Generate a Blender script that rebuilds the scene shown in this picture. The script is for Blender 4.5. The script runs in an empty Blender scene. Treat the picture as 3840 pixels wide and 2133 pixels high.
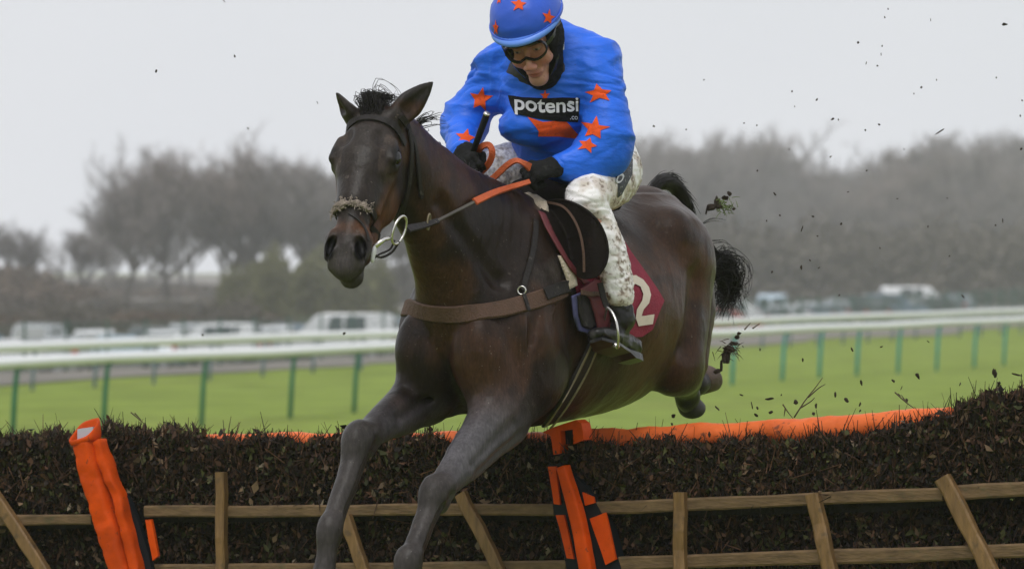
import bpy, bmesh, math, random
import numpy as np
from mathutils import Vector, Matrix, noise as mnoise
from mathutils.bvhtree import BVHTree
from mathutils.geometry import tessellate_polygon

rnd = random.Random(11)
rng = np.random.default_rng(11)
SC = bpy.context.scene
COL = SC.collection

# ------------------------------------------------------------------ camera
F = 18400.0            # focal length in photograph pixels (3840 wide)
CX, HY, CAMZ = 1920.0, 1005.0, 2.4
cam_d = bpy.data.cameras.new('camera')
cam_d.sensor_width = 36.0
cam_d.lens = 36.0 * F / 3840.0
cam_d.shift_y = -(1066.5 - HY) / 3840.0
cam_d.clip_start = 0.5
cam_d.clip_end = 3000.0
cam_d.dof.use_dof = True
cam_d.dof.focus_distance = 15.7
cam_d.dof.aperture_fstop = (cam_d.lens / 1000.0) / 0.029
cam = bpy.data.objects.new('camera', cam_d)
COL.objects.link(cam)
cam.location = (0, 0, CAMZ)
cam.rotation_euler = (math.radians(90), 0, 0)
SC.camera = cam

# ------------------------------------------------------------------ sky, sun, exposure
W = bpy.data.worlds.new('World')
SC.world = W
W.use_nodes = True
nt = W.node_tree
nt.nodes.clear()
wo = nt.nodes.new('ShaderNodeOutputWorld')
bg = nt.nodes.new('ShaderNodeBackground')
sky = nt.nodes.new('ShaderNodeTexSky')
sky.sky_type = 'NISHITA'
sky.sun_disc = False
sky.sun_elevation = math.radians(52)
sky.sun_rotation = math.radians(200)
sky.dust_density = 6.0
sky.air_density = 1.0
sky.ozone_density = 1.0
hsv = nt.nodes.new('ShaderNodeHueSaturation')
hsv.inputs['Saturation'].default_value = 0.25
hsv.inputs['Value'].default_value = 1.0
mixc = nt.nodes.new('ShaderNodeMix')
mixc.data_type = 'RGBA'
mixc.inputs[0].default_value = 0.93          # a closed cloud cover hides nearly all of the clear sky
tc = nt.nodes.new('ShaderNodeTexCoord')
nz = nt.nodes.new('ShaderNodeTexNoise')
nz.inputs['Scale'].default_value = 4.0
nz.inputs['Detail'].default_value = 3.0
rmp = nt.nodes.new('ShaderNodeValToRGB')
rmp.color_ramp.elements[0].position = 0.30
rmp.color_ramp.elements[0].color = (7.9, 8.15, 8.75, 1)
rmp.color_ramp.elements[1].position = 0.70
rmp.color_ramp.elements[1].color = (8.9, 9.05, 9.45, 1)
nt.links.new(tc.outputs['Generated'], nz.inputs['Vector'])
nt.links.new(nz.outputs['Fac'], rmp.inputs['Fac'])
nt.links.new(sky.outputs['Color'], hsv.inputs['Color'])
nt.links.new(hsv.outputs['Color'], mixc.inputs[6])
nt.links.new(rmp.outputs['Color'], mixc.inputs[7])
nt.links.new(mixc.outputs[2], bg.inputs['Color'])
bg.inputs['Strength'].default_value = 0.10
nt.links.new(bg.outputs['Background'], wo.inputs['Surface'])

sun_d = bpy.data.lights.new('sun', 'SUN')
sun_d.energy = 1.5
sun_d.angle = math.radians(32)
sun_d.color = (1.0, 0.98, 0.95)
sun = bpy.data.objects.new('sun', sun_d)
COL.objects.link(sun)
sun.location = (0, 0, 60)
# light falls from high behind the photographer's left shoulder
sun.rotation_euler = Vector((0.25, 0.55, -1.0)).to_track_quat('-Z', 'Y').to_euler()

SC.view_settings.view_transform = 'Standard'
SC.view_settings.look = 'None'
SC.view_settings.gamma = 1.0
SC.view_settings.use_curve_mapping = False
SC.view_settings.exposure = 0.06
SC.render.engine = 'CYCLES'
SC.cycles.use_denoising = True
SC.cycles.max_bounces = 8
SC.cycles.volume_bounces = 4

# ------------------------------------------------------------------ helpers
def P(px, py, D):
    """the point at distance D seen at photograph pixel px, py"""
    return np.array([(px - CX) / F * D, D, CAMZ - (py - HY) / F * D])

def empty(name, loc):
    o = bpy.data.objects.new(name, None)
    o.empty_display_size = 0.2
    COL.objects.link(o)
    o.location = loc
    return o

def tag(o, label=None, cat=None, group=None, kind=None):
    if label: o['label'] = label
    if cat: o['category'] = cat
    if group: o['group'] = group
    if kind: o['kind'] = kind
    return o

def world_off(parent):
    off = np.zeros(3)
    while parent is not None:
        off += np.array(parent.location)
        parent = parent.parent
    return off

def make_mesh(name, V, faces, smooth=True):
    V = np.asarray(V, dtype=np.float32)
    me = bpy.data.meshes.new(name)
    if isinstance(faces, np.ndarray):
        n, k = faces.shape
        me.vertices.add(len(V)); me.vertices.foreach_set('co', V.ravel())
        me.loops.add(n * k); me.loops.foreach_set('vertex_index', faces.astype(np.int32).ravel())
        me.polygons.add(n)
        me.polygons.foreach_set('loop_start', np.arange(0, n * k, k, dtype=np.int32))
        me.polygons.foreach_set('loop_total', np.full(n, k, dtype=np.int32))
        me.update(calc_edges=True)
    else:
        me.from_pydata([tuple(v) for v in V], [], [tuple(f) for f in faces])
        me.update()
    if smooth:
        me.polygons.foreach_set('use_smooth', np.ones(len(me.polygons), dtype=bool))
    return me

def obj(name, V, faces, mat, parent=None, smooth=True, col=None):
    """link a mesh given in world coordinates; parents are Empties or meshes without rotation"""
    V = np.asarray(V, dtype=float)
    me = make_mesh(name, V - world_off(parent), faces, smooth)
    if mat is not None: me.materials.append(mat)
    if col is not None:
        a = me.attributes.new('Col', 'FLOAT_COLOR', 'POINT')
        c = np.ones((len(V), 4), dtype=np.float32); c[:, :3] = col
        a.data.foreach_set('color', c.ravel())
    o = bpy.data.objects.new(name, me)
    COL.objects.link(o)
    if parent is not None: o.parent = parent
    return o

def rebase(o, loc):
    """move a mesh's origin to loc without moving the mesh"""
    loc = Vector(loc)
    o.data.transform(Matrix.Translation(-loc))
    o.location = loc
    return o

class MB:
    """collects simple shapes into one mesh"""
    def __init__(self): self.V = []; self.Fc = []; self.n = 0
    def add(self, V, Fs):
        V = np.asarray(V, dtype=float)
        self.V.append(V); self.Fc += [tuple(i + self.n for i in f) for f in Fs]; self.n += len(V)
    def box(self, c, sx, sy, sz, ax=None):
        c = np.asarray(c, float)
        R = np.eye(3) if ax is None else np.asarray(ax, float)
        pts = []
        for k in (-1, 1):
            for j in (-1, 1):
                for i in (-1, 1):
                    pts.append(c + R[0] * i * sx / 2 + R[1] * j * sy / 2 + R[2] * k * sz / 2)
        self.add(pts, [(0, 2, 3, 1), (4, 5, 7, 6), (0, 1, 5, 4), (2, 6, 7, 3), (0, 4, 6, 2), (1, 3, 7, 5)])
    def tube(self, pts, rad, n=8, caps=True):
        pts = np.asarray(pts, float)
        rad = np.full(len(pts), rad) if np.isscalar(rad) else np.asarray(rad, float)
        V, prev = [], None
        for i in range(len(pts)):
            t = pts[min(i + 1, len(pts) - 1)] - pts[max(i - 1, 0)]
            t = t / (np.linalg.norm(t) + 1e-9)
            if prev is None:
                u = np.cross(t, [0.13, 0.21, 0.97]); 
                if np.linalg.norm(u) < 0.1: u = np.cross(t, [1, 0, 0])
            else:
                u = prev - t * np.dot(prev, t)
            u /= np.linalg.norm(u) + 1e-9
            prev = u
            w = np.cross(t, u)
            for k in range(n):
                a = 2 * math.pi * k / n
                V.append(pts[i] + (u * math.cos(a) + w * math.sin(a)) * rad[i])
        Fs = []
        for i in range(len(pts) - 1):
            for k in range(n):
                a, b = i * n + k, i * n + (k + 1) % n
                Fs.append((a, b, b + n, a + n))
        if caps:
            Fs.append(tuple(range(n - 1, -1, -1)))
            Fs.append(tuple((len(pts) - 1) * n + k for k in range(n)))
        self.add(V, Fs)
    def build(self, name, mat, parent=None, smooth=False, col=None):
        return obj(name, np.concatenate(self.V), self.Fc, mat, parent, smooth, col)

def unit(v):
    v = np.asarray(v, float)
    return v / np.linalg.norm(v)

def spline(pts, n):
    """Catmull-Rom through pts (any dimension), n samples"""
    pts = np.asarray(pts, float)
    q = np.vstack([2 * pts[0] - pts[1], pts, 2 * pts[-1] - pts[-2]])
    out = []
    m = len(pts) - 1
    for k in range(n):
        x = k / (n - 1) * m
        i = min(int(x), m - 1); t = x - i
        a, b, c, d = q[i], q[i + 1], q[i + 2], q[i + 3]
        out.append(0.5 * (2 * b + (c - a) * t + (2 * a - 5 * b + 4 * c - d) * t * t + (3 * b - a - 3 * c + d) * t ** 3))
    return np.array(out)

# ------------------------------------------------------------------ materials
def srgb(r, g, b):
    f = lambda c: (c / 255 / 12.92) if c / 255 <= 0.04045 else ((c / 255 + 0.055) / 1.055) ** 2.4
    return (f(r), f(g), f(b))

def mat(name, color=(0.5, 0.5, 0.5), rough=0.6, var=0.15, vscale=6.0, bump=0.0, bscale=40.0, spec=0.4, metal=0.0,
        attr=False, sheen=0.0, coat=0.0, stretch=None, spots=None, detail=4.0, rvar=0.0, streak=0.0, objvar=0.0, bdist=0.01):
    m = bpy.data.materials.new(name)
    m.use_nodes = True
    n = m.node_tree
    b = n.nodes['Principled BSDF']
    b.inputs['Roughness'].default_value = rough
    b.inputs['Specular IOR Level'].default_value = spec
    b.inputs['Metallic'].default_value = metal
    b.inputs['Sheen Weight'].default_value = sheen
    b.inputs['Coat Weight'].default_value = coat
    b.inputs['Coat Roughness'].default_value = 0.25
    t = n.nodes.new('ShaderNodeTexCoord')
    mp = n.nodes.new('ShaderNodeMapping')
    if stretch: mp.inputs['Scale'].default_value = stretch
    n.links.new(t.outputs['Object'], mp.inputs['Vector'])
    no = n.nodes.new('ShaderNodeTexNoise')
    no.inputs['Scale'].default_value = vscale
    no.inputs['Detail'].default_value = detail
    no.inputs['Roughness'].default_value = 0.65
    n.links.new(mp.outputs['Vector'], no.inputs['Vector'])
    mr = n.nodes.new('ShaderNodeMapRange')
    mr.inputs[1].default_value = 0.25; mr.inputs[2].default_value = 0.75
    mr.inputs[3].default_value = 1 - var; mr.inputs[4].default_value = 1 + var
    n.links.new(no.outputs['Fac'], mr.inputs[0])
    vm = n.nodes.new('ShaderNodeVectorMath'); vm.operation = 'SCALE'
    if attr:
        at = n.nodes.new('ShaderNodeAttribute'); at.attribute_name = 'Col'
        n.links.new(at.outputs['Color'], vm.inputs[0])
    else:
        vm.inputs[0].default_value = color[:3]
    n.links.new(mr.outputs[0], vm.inputs['Scale'])
    out = vm.outputs[0]
    for sp in (spots or []):       # splashes: (scale, threshold, softness, colour, strength)
        sc, th, sf, cc, amt = sp[:5]
        s2 = n.nodes.new('ShaderNodeTexNoise')
        s2.inputs['Scale'].default_value = sc; s2.inputs['Detail'].default_value = 3.0
        s2.inputs['Roughness'].default_value = 0.6
        n.links.new(t.outputs['Object'], s2.inputs['Vector'])
        r2 = n.nodes.new('ShaderNodeMapRange')
        r2.inputs[1].default_value = th; r2.inputs[2].default_value = th + sf
        r2.inputs[3].default_value = 0; r2.inputs[4].default_value = amt
        n.links.new(s2.outputs['Fac'], r2.inputs[0])
        mx = n.nodes.new('ShaderNodeMix'); mx.data_type = 'RGBA'
        n.links.new(r2.outputs[0], mx.inputs[0])
        n.links.new(out, mx.inputs[6])
        mx.inputs[7].default_value = (*cc, 1)
        out = mx.outputs[2]
    if streak > 0:                  # fine lie of hair or thread
        s3 = n.nodes.new('ShaderNodeTexNoise'); s3.inputs['Scale'].default_value = 150; s3.inputs['Detail'].default_value = 2
        m3 = n.nodes.new('ShaderNodeMapping'); m3.inputs['Scale'].default_value = (1.0, 1.0, .22); m3.inputs['Rotation'].default_value = (.5, .5, .3)
        n.links.new(t.outputs['Object'], m3.inputs['Vector']); n.links.new(m3.outputs['Vector'], s3.inputs['Vector'])
        r3 = n.nodes.new('ShaderNodeMapRange'); r3.inputs[1].default_value = .3; r3.inputs[2].default_value = .7
        r3.inputs[3].default_value = 1 - streak; r3.inputs[4].default_value = 1 + streak
        n.links.new(s3.outputs['Fac'], r3.inputs[0])
        v3 = n.nodes.new('ShaderNodeVectorMath'); v3.operation = 'SCALE'
        n.links.new(out, v3.inputs[0]); n.links.new(r3.outputs[0], v3.inputs['Scale']); out = v3.outputs[0]
    if objvar > 0:                  # every copy a little different
        oi = n.nodes.new('ShaderNodeObjectInfo')
        ro = n.nodes.new('ShaderNodeMapRange'); ro.inputs[3].default_value = 1 - objvar; ro.inputs[4].default_value = 1 + objvar
        n.links.new(oi.outputs['Random'], ro.inputs[0])
        hs = n.nodes.new('ShaderNodeHueSaturation'); n.links.new(out, hs.inputs['Color'])
        n.links.new(ro.outputs[0], hs.inputs['Value'])
        r4 = n.nodes.new('ShaderNodeMapRange'); r4.inputs[3].default_value = .5; r4.inputs[4].default_value = 1.5
        mm = n.nodes.new('ShaderNodeMath'); mm.operation = 'FRACT'
        m5 = n.nodes.new('ShaderNodeMath'); m5.operation = 'MULTIPLY'; m5.inputs[1].default_value = 7.31
        n.links.new(oi.outputs['Random'], m5.inputs[0]); n.links.new(m5.outputs[0], mm.inputs[0]); n.links.new(mm.outputs[0], r4.inputs[0])
        n.links.new(r4.outputs[0], hs.inputs['Saturation'])
        out = hs.outputs['Color']
    n.links.new(out, b.inputs['Base Color'])
    if rvar > 0:                    # wetter and drier places
        s6 = n.nodes.new('ShaderNodeTexNoise'); s6.inputs['Scale'].default_value = 7; s6.inputs['Detail'].default_value = 4
        n.links.new(t.outputs['Object'], s6.inputs['Vector'])
        r6 = n.nodes.new('ShaderNodeMapRange'); r6.inputs[1].default_value = .35; r6.inputs[2].default_value = .65
        r6.inputs[3].default_value = max(.05, rough - rvar); r6.inputs[4].default_value = rough + rvar
        n.links.new(s6.outputs['Fac'], r6.inputs[0]); n.links.new(r6.outputs[0], b.inputs['Roughness'])
    if bump > 0:
        nb = n.nodes.new('ShaderNodeTexNoise')
        nb.inputs['Scale'].default_value = bscale; nb.inputs['Detail'].default_value = 5.0
        n.links.new(mp.outputs['Vector'], nb.inputs['Vector'])
        bp = n.nodes.new('ShaderNodeBump')
        bp.inputs['Strength'].default_value = bump
        bp.inputs['Distance'].default_value = bdist
        n.links.new(nb.outputs['Fac'], bp.inputs['Height'])
        n.links.new(bp.outputs['Normal'], b.inputs['Normal'])
    return m
# ------------------------------------------------------------------ implicit shapes -> one continuous skin
class Field:
    def __init__(self, lo, hi, h):
        self.lo = np.asarray(lo, float); self.h = h
        self.n = np.ceil((np.asarray(hi, float) - self.lo) / h).astype(int) + 1
        self.a = np.full(self.n, 0.3, dtype=np.float32)
    def _win(self, lo, hi):
        i0 = np.clip(np.floor((np.asarray(lo) - self.lo) / self.h).astype(int), 0, self.n)
        i1 = np.clip(np.ceil((np.asarray(hi) - self.lo) / self.h).astype(int) + 1, 0, self.n)
        if np.any(i1 <= i0): return None, None
        sl = tuple(slice(a, b) for a, b in zip(i0, i1))
        ax = [np.asarray(self.lo[d] + np.arange(i0[d], i1[d]) * self.h, dtype=np.float32) for d in range(3)]
        return sl, np.meshgrid(*ax, indexing='ij', sparse=True)
    def _merge(self, sl, d, k, mode):
        A = self.a[sl]
        if mode == 'add':
            hh = np.maximum(k - np.abs(A - d), 0) / k
            self.a[sl] = np.minimum(A, d) - hh * hh * k * 0.25
        else:
            d = -d
            hh = np.maximum(k - np.abs(A - d), 0) / k
            self.a[sl] = np.maximum(A, d) + hh * hh * k * 0.25
    def limb(self, p, q, r0, r1, side=(0, 1, 0), k=0.04, mode='add'):
        """tapered elliptical limb; r = (half width along side, half width across it)"""
        p = np.asarray(p, float); q = np.asarray(q, float)
        r0 = (r0, r0) if np.isscalar(r0) else r0
        r1 = (r1, r1) if np.isscalar(r1) else r1
        ax = q - p; L = np.linalg.norm(ax); ax = ax / L
        u = np.asarray(side, float); u = u - ax * np.dot(u, ax); u /= np.linalg.norm(u)
        w = np.cross(ax, u)
        m = max(*r0, *r1) + k + 2 * self.h
        sl, g = self._win(np.minimum(p, q) - m, np.maximum(p, q) + m)
        if sl is None: return
        X, Y, Z = (g[i] - np.float32(p[i]) for i in range(3))
        t = X * ax[0] + Y * ax[1] + Z * ax[2]
        tc_ = np.clip(t / L, 0, 1)
        a = r0[0] + (r1[0] - r0[0]) * tc_
        b = r0[1] + (r1[1] - r0[1]) * tc_
        du = (X * u[0] + Y * u[1] + Z * u[2]) / a
        dw = (X * w[0] + Y * w[1] + Z * w[2]) / b
        da = (t - tc_ * L) / np.minimum(a, b)
        d = (np.sqrt(du * du + dw * dw + da * da) - 1) * np.minimum(a, b)
        self._merge(sl, d.astype(np.float32), k, mode)
    def ell(self, c, r, ax=None, k=0.04, mode='add'):
        c = np.asarray(c, float); r = np.asarray((r, r, r) if np.isscalar(r) else r, float)
        R = np.eye(3) if ax is None else np.asarray(ax, float)
        m = r.max() + k + 2 * self.h
        sl, g = self._win(c - m, c + m)
        if sl is None: return
        X, Y, Z = (g[i] - np.float32(c[i]) for i in range(3))
        q = 0; q2 = 0
        for i in range(3):
            v = (X * R[i][0] + Y * R[i][1] + Z * R[i][2])
            q = q + (v / r[i]) ** 2
            q2 = q2 + (v / r[i] ** 2) ** 2
        q = np.sqrt(q)
        d = q * (q - 1) / (np.sqrt(q2) + 1e-6)
        d = np.clip(d, -0.3, 0.5)
        self._merge(sl, d.astype(np.float32), k, mode)
    def loft(self, nodes, side=(0, 1, 0), k=0.03, n=None, mode='add'):
        """a limb through many stations (point, half width along side, half width across), swept on a spline"""
        A = np.array([[*p, *( (r, r) if np.isscalar(r) else r)] for p, r in nodes], float)
        A = spline(A, n or (len(nodes) - 1) * 5 + 1)
        pts, R = A[:, :3], np.maximum(A[:, 3:], 0.002)
        m = R.max() + k + 2 * self.h
        sl, g = self._win(pts.min(0) - m, pts.max(0) + m)
        if sl is None: return
        i0 = [x.start for x in sl]
        keep = self.a, self.lo, self.n
        shape = tuple(x.stop - x.start for x in sl)
        tmp = np.full(shape, 0.3, dtype=np.float32)
        self.a = tmp; self.lo = keep[1] + np.array(i0) * self.h; self.n = np.array(shape)
        for i in range(len(pts) - 1):
            self.limb(pts[i], pts[i + 1], tuple(R[i]), tuple(R[i + 1]), side, 1e-4)
        self.a, self.lo, self.n = keep
        self._merge(sl, tmp, k, mode)
    def mesh(self, smooth=2):
        a = self.a
        for d in range(3):
            sl0 = [slice(None)] * 3; sl0[d] = 0; a[tuple(sl0)] = np.maximum(a[tuple(sl0)], 0.001)
            sl0[d] = -1; a[tuple(sl0)] = np.maximum(a[tuple(sl0)], 0.001)
        s = a < 0
        cnt = np.zeros(np.array(a.shape) - 1, dtype=np.int8)
        for i in (0, 1):
            for j in (0, 1):
                for l in (0, 1):
                    cnt += s[i:a.shape[0] - 1 + i, j:a.shape[1] - 1 + j, l:a.shape[2] - 1 + l]
        act = (cnt > 0) & (cnt < 8)
        idx = np.argwhere(act)
        acc = np.zeros((len(idx), 3)); num = np.zeros(len(idx))
        cor = [(i, j, l) for i in (0, 1) for j in (0, 1) for l in (0, 1)]
        val = {c: a[idx[:, 0] + c[0], idx[:, 1] + c[1], idx[:, 2] + c[2]] for c in cor}
        for c in cor:
            for d in range(3):
                if c[d] == 0:
                    e = list(c); e[d] = 1; e = tuple(e)
                    va, vb = val[c], val[e]
                    x = (va < 0) != (vb < 0)
                    t = np.where(x, va / np.where(x, va - vb, 1), 0)
                    pos = np.tile(np.array(c, float), (len(idx), 1)); pos[:, d] += t
                    acc[x] += pos[x]; num[x] += 1
        V = self.lo + (idx + acc / num[:, None]) * self.h
        vid = np.full(act.shape, -1, dtype=np.int64); vid[act] = np.arange(len(idx))
        quads = []
        for d in range(3):
            e1, e2 = (d + 1) % 3, (d + 2) % 3
            s0 = [slice(None)] * 3; s1 = [slice(None)] * 3
            s0[d] = slice(0, -1); s1[d] = slice(1, None)
            ch = s[tuple(s0)] != s[tuple(s1)]
            neg = s[tuple(s0)]
            pts = np.argwhere(ch)
            ok = (pts[:, e1] >= 1) & (pts[:, e2] >= 1) & (pts[:, e1] < a.shape[e1] - 1) & (pts[:, e2] < a.shape[e2] - 1)
            pts = pts[ok]
            ng = neg[pts[:, 0], pts[:, 1], pts[:, 2]]
            def cid(o1, o2):
                q = pts.copy(); q[:, e1] += o1; q[:, e2] += o2
                return vid[q[:, 0], q[:, 1], q[:, 2]]
            Q = np.stack([cid(-1, -1), cid(0, -1), cid(0, 0), cid(-1, 0)], axis=1)
            Q[~ng] = Q[~ng][:, ::-1]
            quads.append(Q)
        Q = np.concatenate(quads)
        Q = Q[(Q >= 0).all(axis=1)]
        if smooth: V = relax(V, Q, smooth)
        return V, Q

def relax(V, Q, it=2, lam=0.5):
    E = np.concatenate([Q[:, [i, (i + 1) % Q.shape[1]]] for i in range(Q.shape[1])])
    n = len(V)
    deg = np.bincount(E[:, 0], minlength=n) + np.bincount(E[:, 1], minlength=n)
    deg = np.maximum(deg, 1)
    for _ in range(it):
        W_ = np.empty_like(V)
        for c in range(3):
            W_[:, c] = (np.bincount(E[:, 0], V[E[:, 1], c], n) + np.bincount(E[:, 1], V[E[:, 0], c], n)) / deg
        V = V + (W_ - V) * lam
    return V

def normals(V, Q):
    a, b, c = V[Q[:, 0]], V[Q[:, 1]], V[Q[:, 2]]
    fn = np.cross(b - a, c - a)
    if Q.shape[1] == 4: fn = fn + np.cross(c - a, V[Q[:, 3]] - a)
    N = np.zeros_like(V)
    for i in range(Q.shape[1]):
        for c_ in range(3):
            N[:, c_] += np.bincount(Q[:, i], fn[:, c_], len(V))
    return N / (np.linalg.norm(N, axis=1)[:, None] + 1e-12)

def bvh_of(V, Q):
    return BVHTree.FromPolygons([tuple(v) for v in V], [tuple(int(i) for i in q) for q in Q])

CAMP = Vector((0, 0, CAMZ))
def pick(bvh, px, py):
    """where the line of sight through a photograph pixel meets a surface"""
    d = Vector(P(px, py, 1.0)) - CAMP
    h = bvh.ray_cast(CAMP, d.normalized())
    return (None, None) if h[0] is None else (np.array(h[0]), np.array(h[1]))

def refine2d(V2, T, L):
    bm = bmesh.new()
    vs = [bm.verts.new((x, y, 0)) for x, y in V2]
    for t in T:
        try: bm.faces.new([vs[i] for i in t])
        except ValueError: pass
    for _ in range(6):
        es = [e for e in bm.edges if e.calc_length() > L]
        if not es: break
        bmesh.ops.subdivide_edges(bm, edges=es, cuts=1)
        bmesh.ops.triangulate(bm, faces=bm.faces[:])
    bm.verts.index_update()
    V = np.array([v.co[:2] for v in bm.verts]); T = [tuple(v.index for v in f.verts) for f in bm.faces]
    bm.free()
    return V, T

def fill(poly):
    t = tessellate_polygon([[Vector((x, y, 0)) for x, y in poly]])
    return np.array(poly, float), [tuple(x) for x in t]

def patch(name, V2, T, bvh, m, parent, off=0.002, L=8.0, smooth=True, thick=0.0015, col=None):
    """a thin sewn or printed piece lying on a surface, cut to the outline seen in the photograph"""
    V2, T = refine2d(V2, T, L)
    pts, ok = [], []
    for x, y in V2:
        p, n = pick(bvh, x, y)
        if p is None: pts.append(np.zeros(3)); ok.append(False); continue
        d = unit(np.array([0, 0, CAMZ]) - p)
        if np.dot(n, d) < 0: n = -n
        q = p + n * off * 0.5 + d * off * 0.5
        pts.append(q); ok.append(True)
    Tn = []
    pts = np.array(pts)
    for t in T:
        if all(ok[i] for i in t):
            e = max(np.linalg.norm(pts[t[i]] - pts[t[i - 1]]) for i in range(3))
            if e > 0.06: continue
            a, b, c = pts[t[0]], pts[t[1]], pts[t[2]]
            nn = np.cross(b - a, c - a)
            Tn.append(t if np.dot(nn, np.array([0, 0, CAMZ]) - a) > 0 else t[::-1])
    if not Tn: return None
    o = obj(name, pts, np.array(Tn), m, parent, smooth)
    return o

def star2d(cx, cy, r, rot, inner=0.42, sx=1.0, sy=1.0):
    out = []
    for k in range(10):
        a = math.radians(rot) + k * math.pi / 5
        q = r * (1 if k % 2 == 0 else inner) * (1 + .10 * math.sin(k * 2.3 + cx * .37 + cy * .21)); a += .07 * math.sin(k * 1.7 + cx * .29)
        out.append((cx + q * math.sin(a) * sx, cy - q * math.cos(a) * sy))
    V = np.array([(cx, cy)] + out)
    T = [(0, 1 + k, 1 + (k + 1) % 10) for k in range(10)]
    return V, T

def strap(name, pts, nrm, width, thick, m, parent, closed=False):
    """a flat leather or webbing strap: rectangular section swept along pts, lying on surface normals nrm"""
    pts = np.asarray(pts, float); nrm = np.asarray(nrm, float)
    n = len(pts)
    width = np.full(n, width) if np.isscalar(width) else np.asarray(width)
    V, Fs = [], []
    for i in range(n):
        if closed: t = pts[(i + 1) % n] - pts[i - 1]
        else: t = pts[min(i + 1, n - 1)] - pts[max(i - 1, 0)]
        t = unit(t)
        u = nrm[i] - t * np.dot(nrm[i], t); u = unit(u)
        s = np.cross(t, u)
        w = width[i] / 2
        V += [pts[i] + s * w, pts[i] + s * w * 0.85 + u * thick, pts[i] - s * w * 0.85 + u * thick, pts[i] - s * w]
    m_ = n if closed else n - 1
    for i in range(m_):
        a, b = i * 4, ((i + 1) % n) * 4
        for k in range(4):
            Fs.append((a + k, a + (k + 1) % 4, b + (k + 1) % 4, b + k))
    if not closed:
        Fs += [(3, 2, 1, 0), tuple((n - 1) * 4 + k for k in range(4))]
    o = obj(name, V, Fs, m, parent, False)
    bm = bmesh.new(); bm.from_mesh(o.data); bmesh.ops.recalc_face_normals(bm, faces=bm.faces[:]); bm.to_mesh(o.data); bm.free()
    return o

def strap_px(name, poly, bvh, width, thick, m, parent, n=24, off=0.002):
    q = spline(poly, n)
    pts, nr = [], []
    for x, y in q:
        p, nn = pick(bvh, x, y)
        if p is None: continue
        if np.dot(nn, np.array([0, 0, CAMZ]) - p) < 0: nn = -nn
        pts.append(p + nn * off); nr.append(nn)
    nr = np.array(nr); pts = np.array(pts)
    for _ in range(2):
        nr[1:-1] = (nr[:-2] + nr[1:-1] + nr[2:]) / 3
        pts[1:-1] = (pts[:-2] + 2 * pts[1:-1] + pts[2:]) / 4
    pts = pts + nr / np.linalg.norm(nr, axis=1)[:, None] * 0.002
    return strap(name, pts, nr, width, thick, m, parent)
# ------------------------------------------------------------------ ground
def smooth01(x, a, b):
    t = np.clip((np.asarray(x, float) - a) / (b - a), 0, 1)
    return t * t * (3 - 2 * t)

RD = np.array([.329, .944])             # direction in which both running rails and the car park run
RNORM = np.array([-.944, .329])         # away from the course
GEDGE = np.array([-10.6, 101.0])         # a point on the edge between turf and car park
def beyond(x, y): return (x - GEDGE[0]) * RNORM[0] + (y - GEDGE[1]) * RNORM[1]

def ground_z(x, y):
    x = np.asarray(x, float); y = np.asarray(y, float)
    near = 0.8 * (1 - smooth01(y, 22, 62))
    drop = -1.3 * smooth01(beyond(x, y), 1, 28)
    rise = 0.006 * np.clip(y - 172, 0, 170)
    roll = 0.05 * np.sin(x * .21 + y * .07) * np.sin(y * .13 - x * .05) * smooth01(y, 22, 40)
    return near + drop + rise + roll

gx_ = np.concatenate([-np.geomspace(900, 62, 14), np.arange(-60, 60.1, 1.5), np.geomspace(62, 900, 14)])
gy_ = np.concatenate([[-600, -300, -150, -60, -20], np.arange(-8, 250, 1.5), np.geomspace(252, 2400, 40)])
GX, GY = np.meshgrid(gx_, gy_)
gv = np.stack([GX.ravel(), GY.ravel(), ground_z(GX, GY).ravel()], 1)
nx_ = len(gx_)
ii, jj = np.meshgrid(np.arange(len(gy_) - 1), np.arange(nx_ - 1), indexing='ij')
b0 = (ii * nx_ + jj).ravel()
gq = np.stack([b0, b0 + 1, b0 + nx_ + 1, b0 + nx_], 1)
M_turf = mat('turf', (0.176, 0.232, 0.038), rough=0.9, var=0.34, vscale=0.5, bump=0.5, bscale=9, spec=0.05, detail=6,
             spots=[(0.09, .56, .25, (0.205, 0.225, 0.050), .6), (1.6, .58, .12, (0.095, 0.115, 0.018), .6), (.55, .60, .10, (0.12, 0.145, 0.02), .6)])
g = obj('ground', gv, gq, M_turf, None, True)
tag(g, kind='structure')

# gravel track and car park lie as a sheet on the far side of the second rail
M_gravel = mat('car_park_gravel', (0.17, 0.155, 0.135), rough=0.9, var=0.3, vscale=0.5, bump=0.4, bscale=6, spec=0.2)
cv, cq = [], []
tt = np.concatenate([np.arange(-160, 460, 4.0), np.arange(460, 1900, 30.0)]); dd = np.array([0, 2, 4, 7, 10, 14, 18, 24, 30, 40, 52, 70, 90, 130, 180, 250, 340, 440])
for t in tt:
    for d in dd:
        wob = 0.6 * math.sin(t * .31) + .4 * math.sin(t * .83) if d == 0 else 0
        q = GEDGE + RD * t + RNORM * (d + wob)
        cv.append((q[0], q[1], float(ground_z(q[0], q[1])) + 0.03 + .0022 * max(0, d - 20)))
nd = len(dd)
for i in range(len(tt) - 1):
    for j in range(nd - 1):
        a = i * nd + j
        cq.append((a, a + 1, a + nd + 1, a + nd))
cp = obj('car_park', cv, np.array(cq)[:, ::-1], M_gravel, None, True)
tag(cp, kind='structure')

# ------------------------------------------------------------------ running rails
M_rail = mat('white_rail_plastic', (0.80, 0.81, 0.81), rough=0.35, var=0.04, spec=0.5)
M_postg = mat('green_post', (0.015, 0.165, 0.080), rough=0.45, var=0.1)
M_postt = mat('teal_post', (0.003, 0.310, 0.295), rough=0.45, var=0.1)
M_postb = mat('blue_grey_post', (0.16, 0.22, 0.27), rough=0.5, var=0.1)

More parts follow.
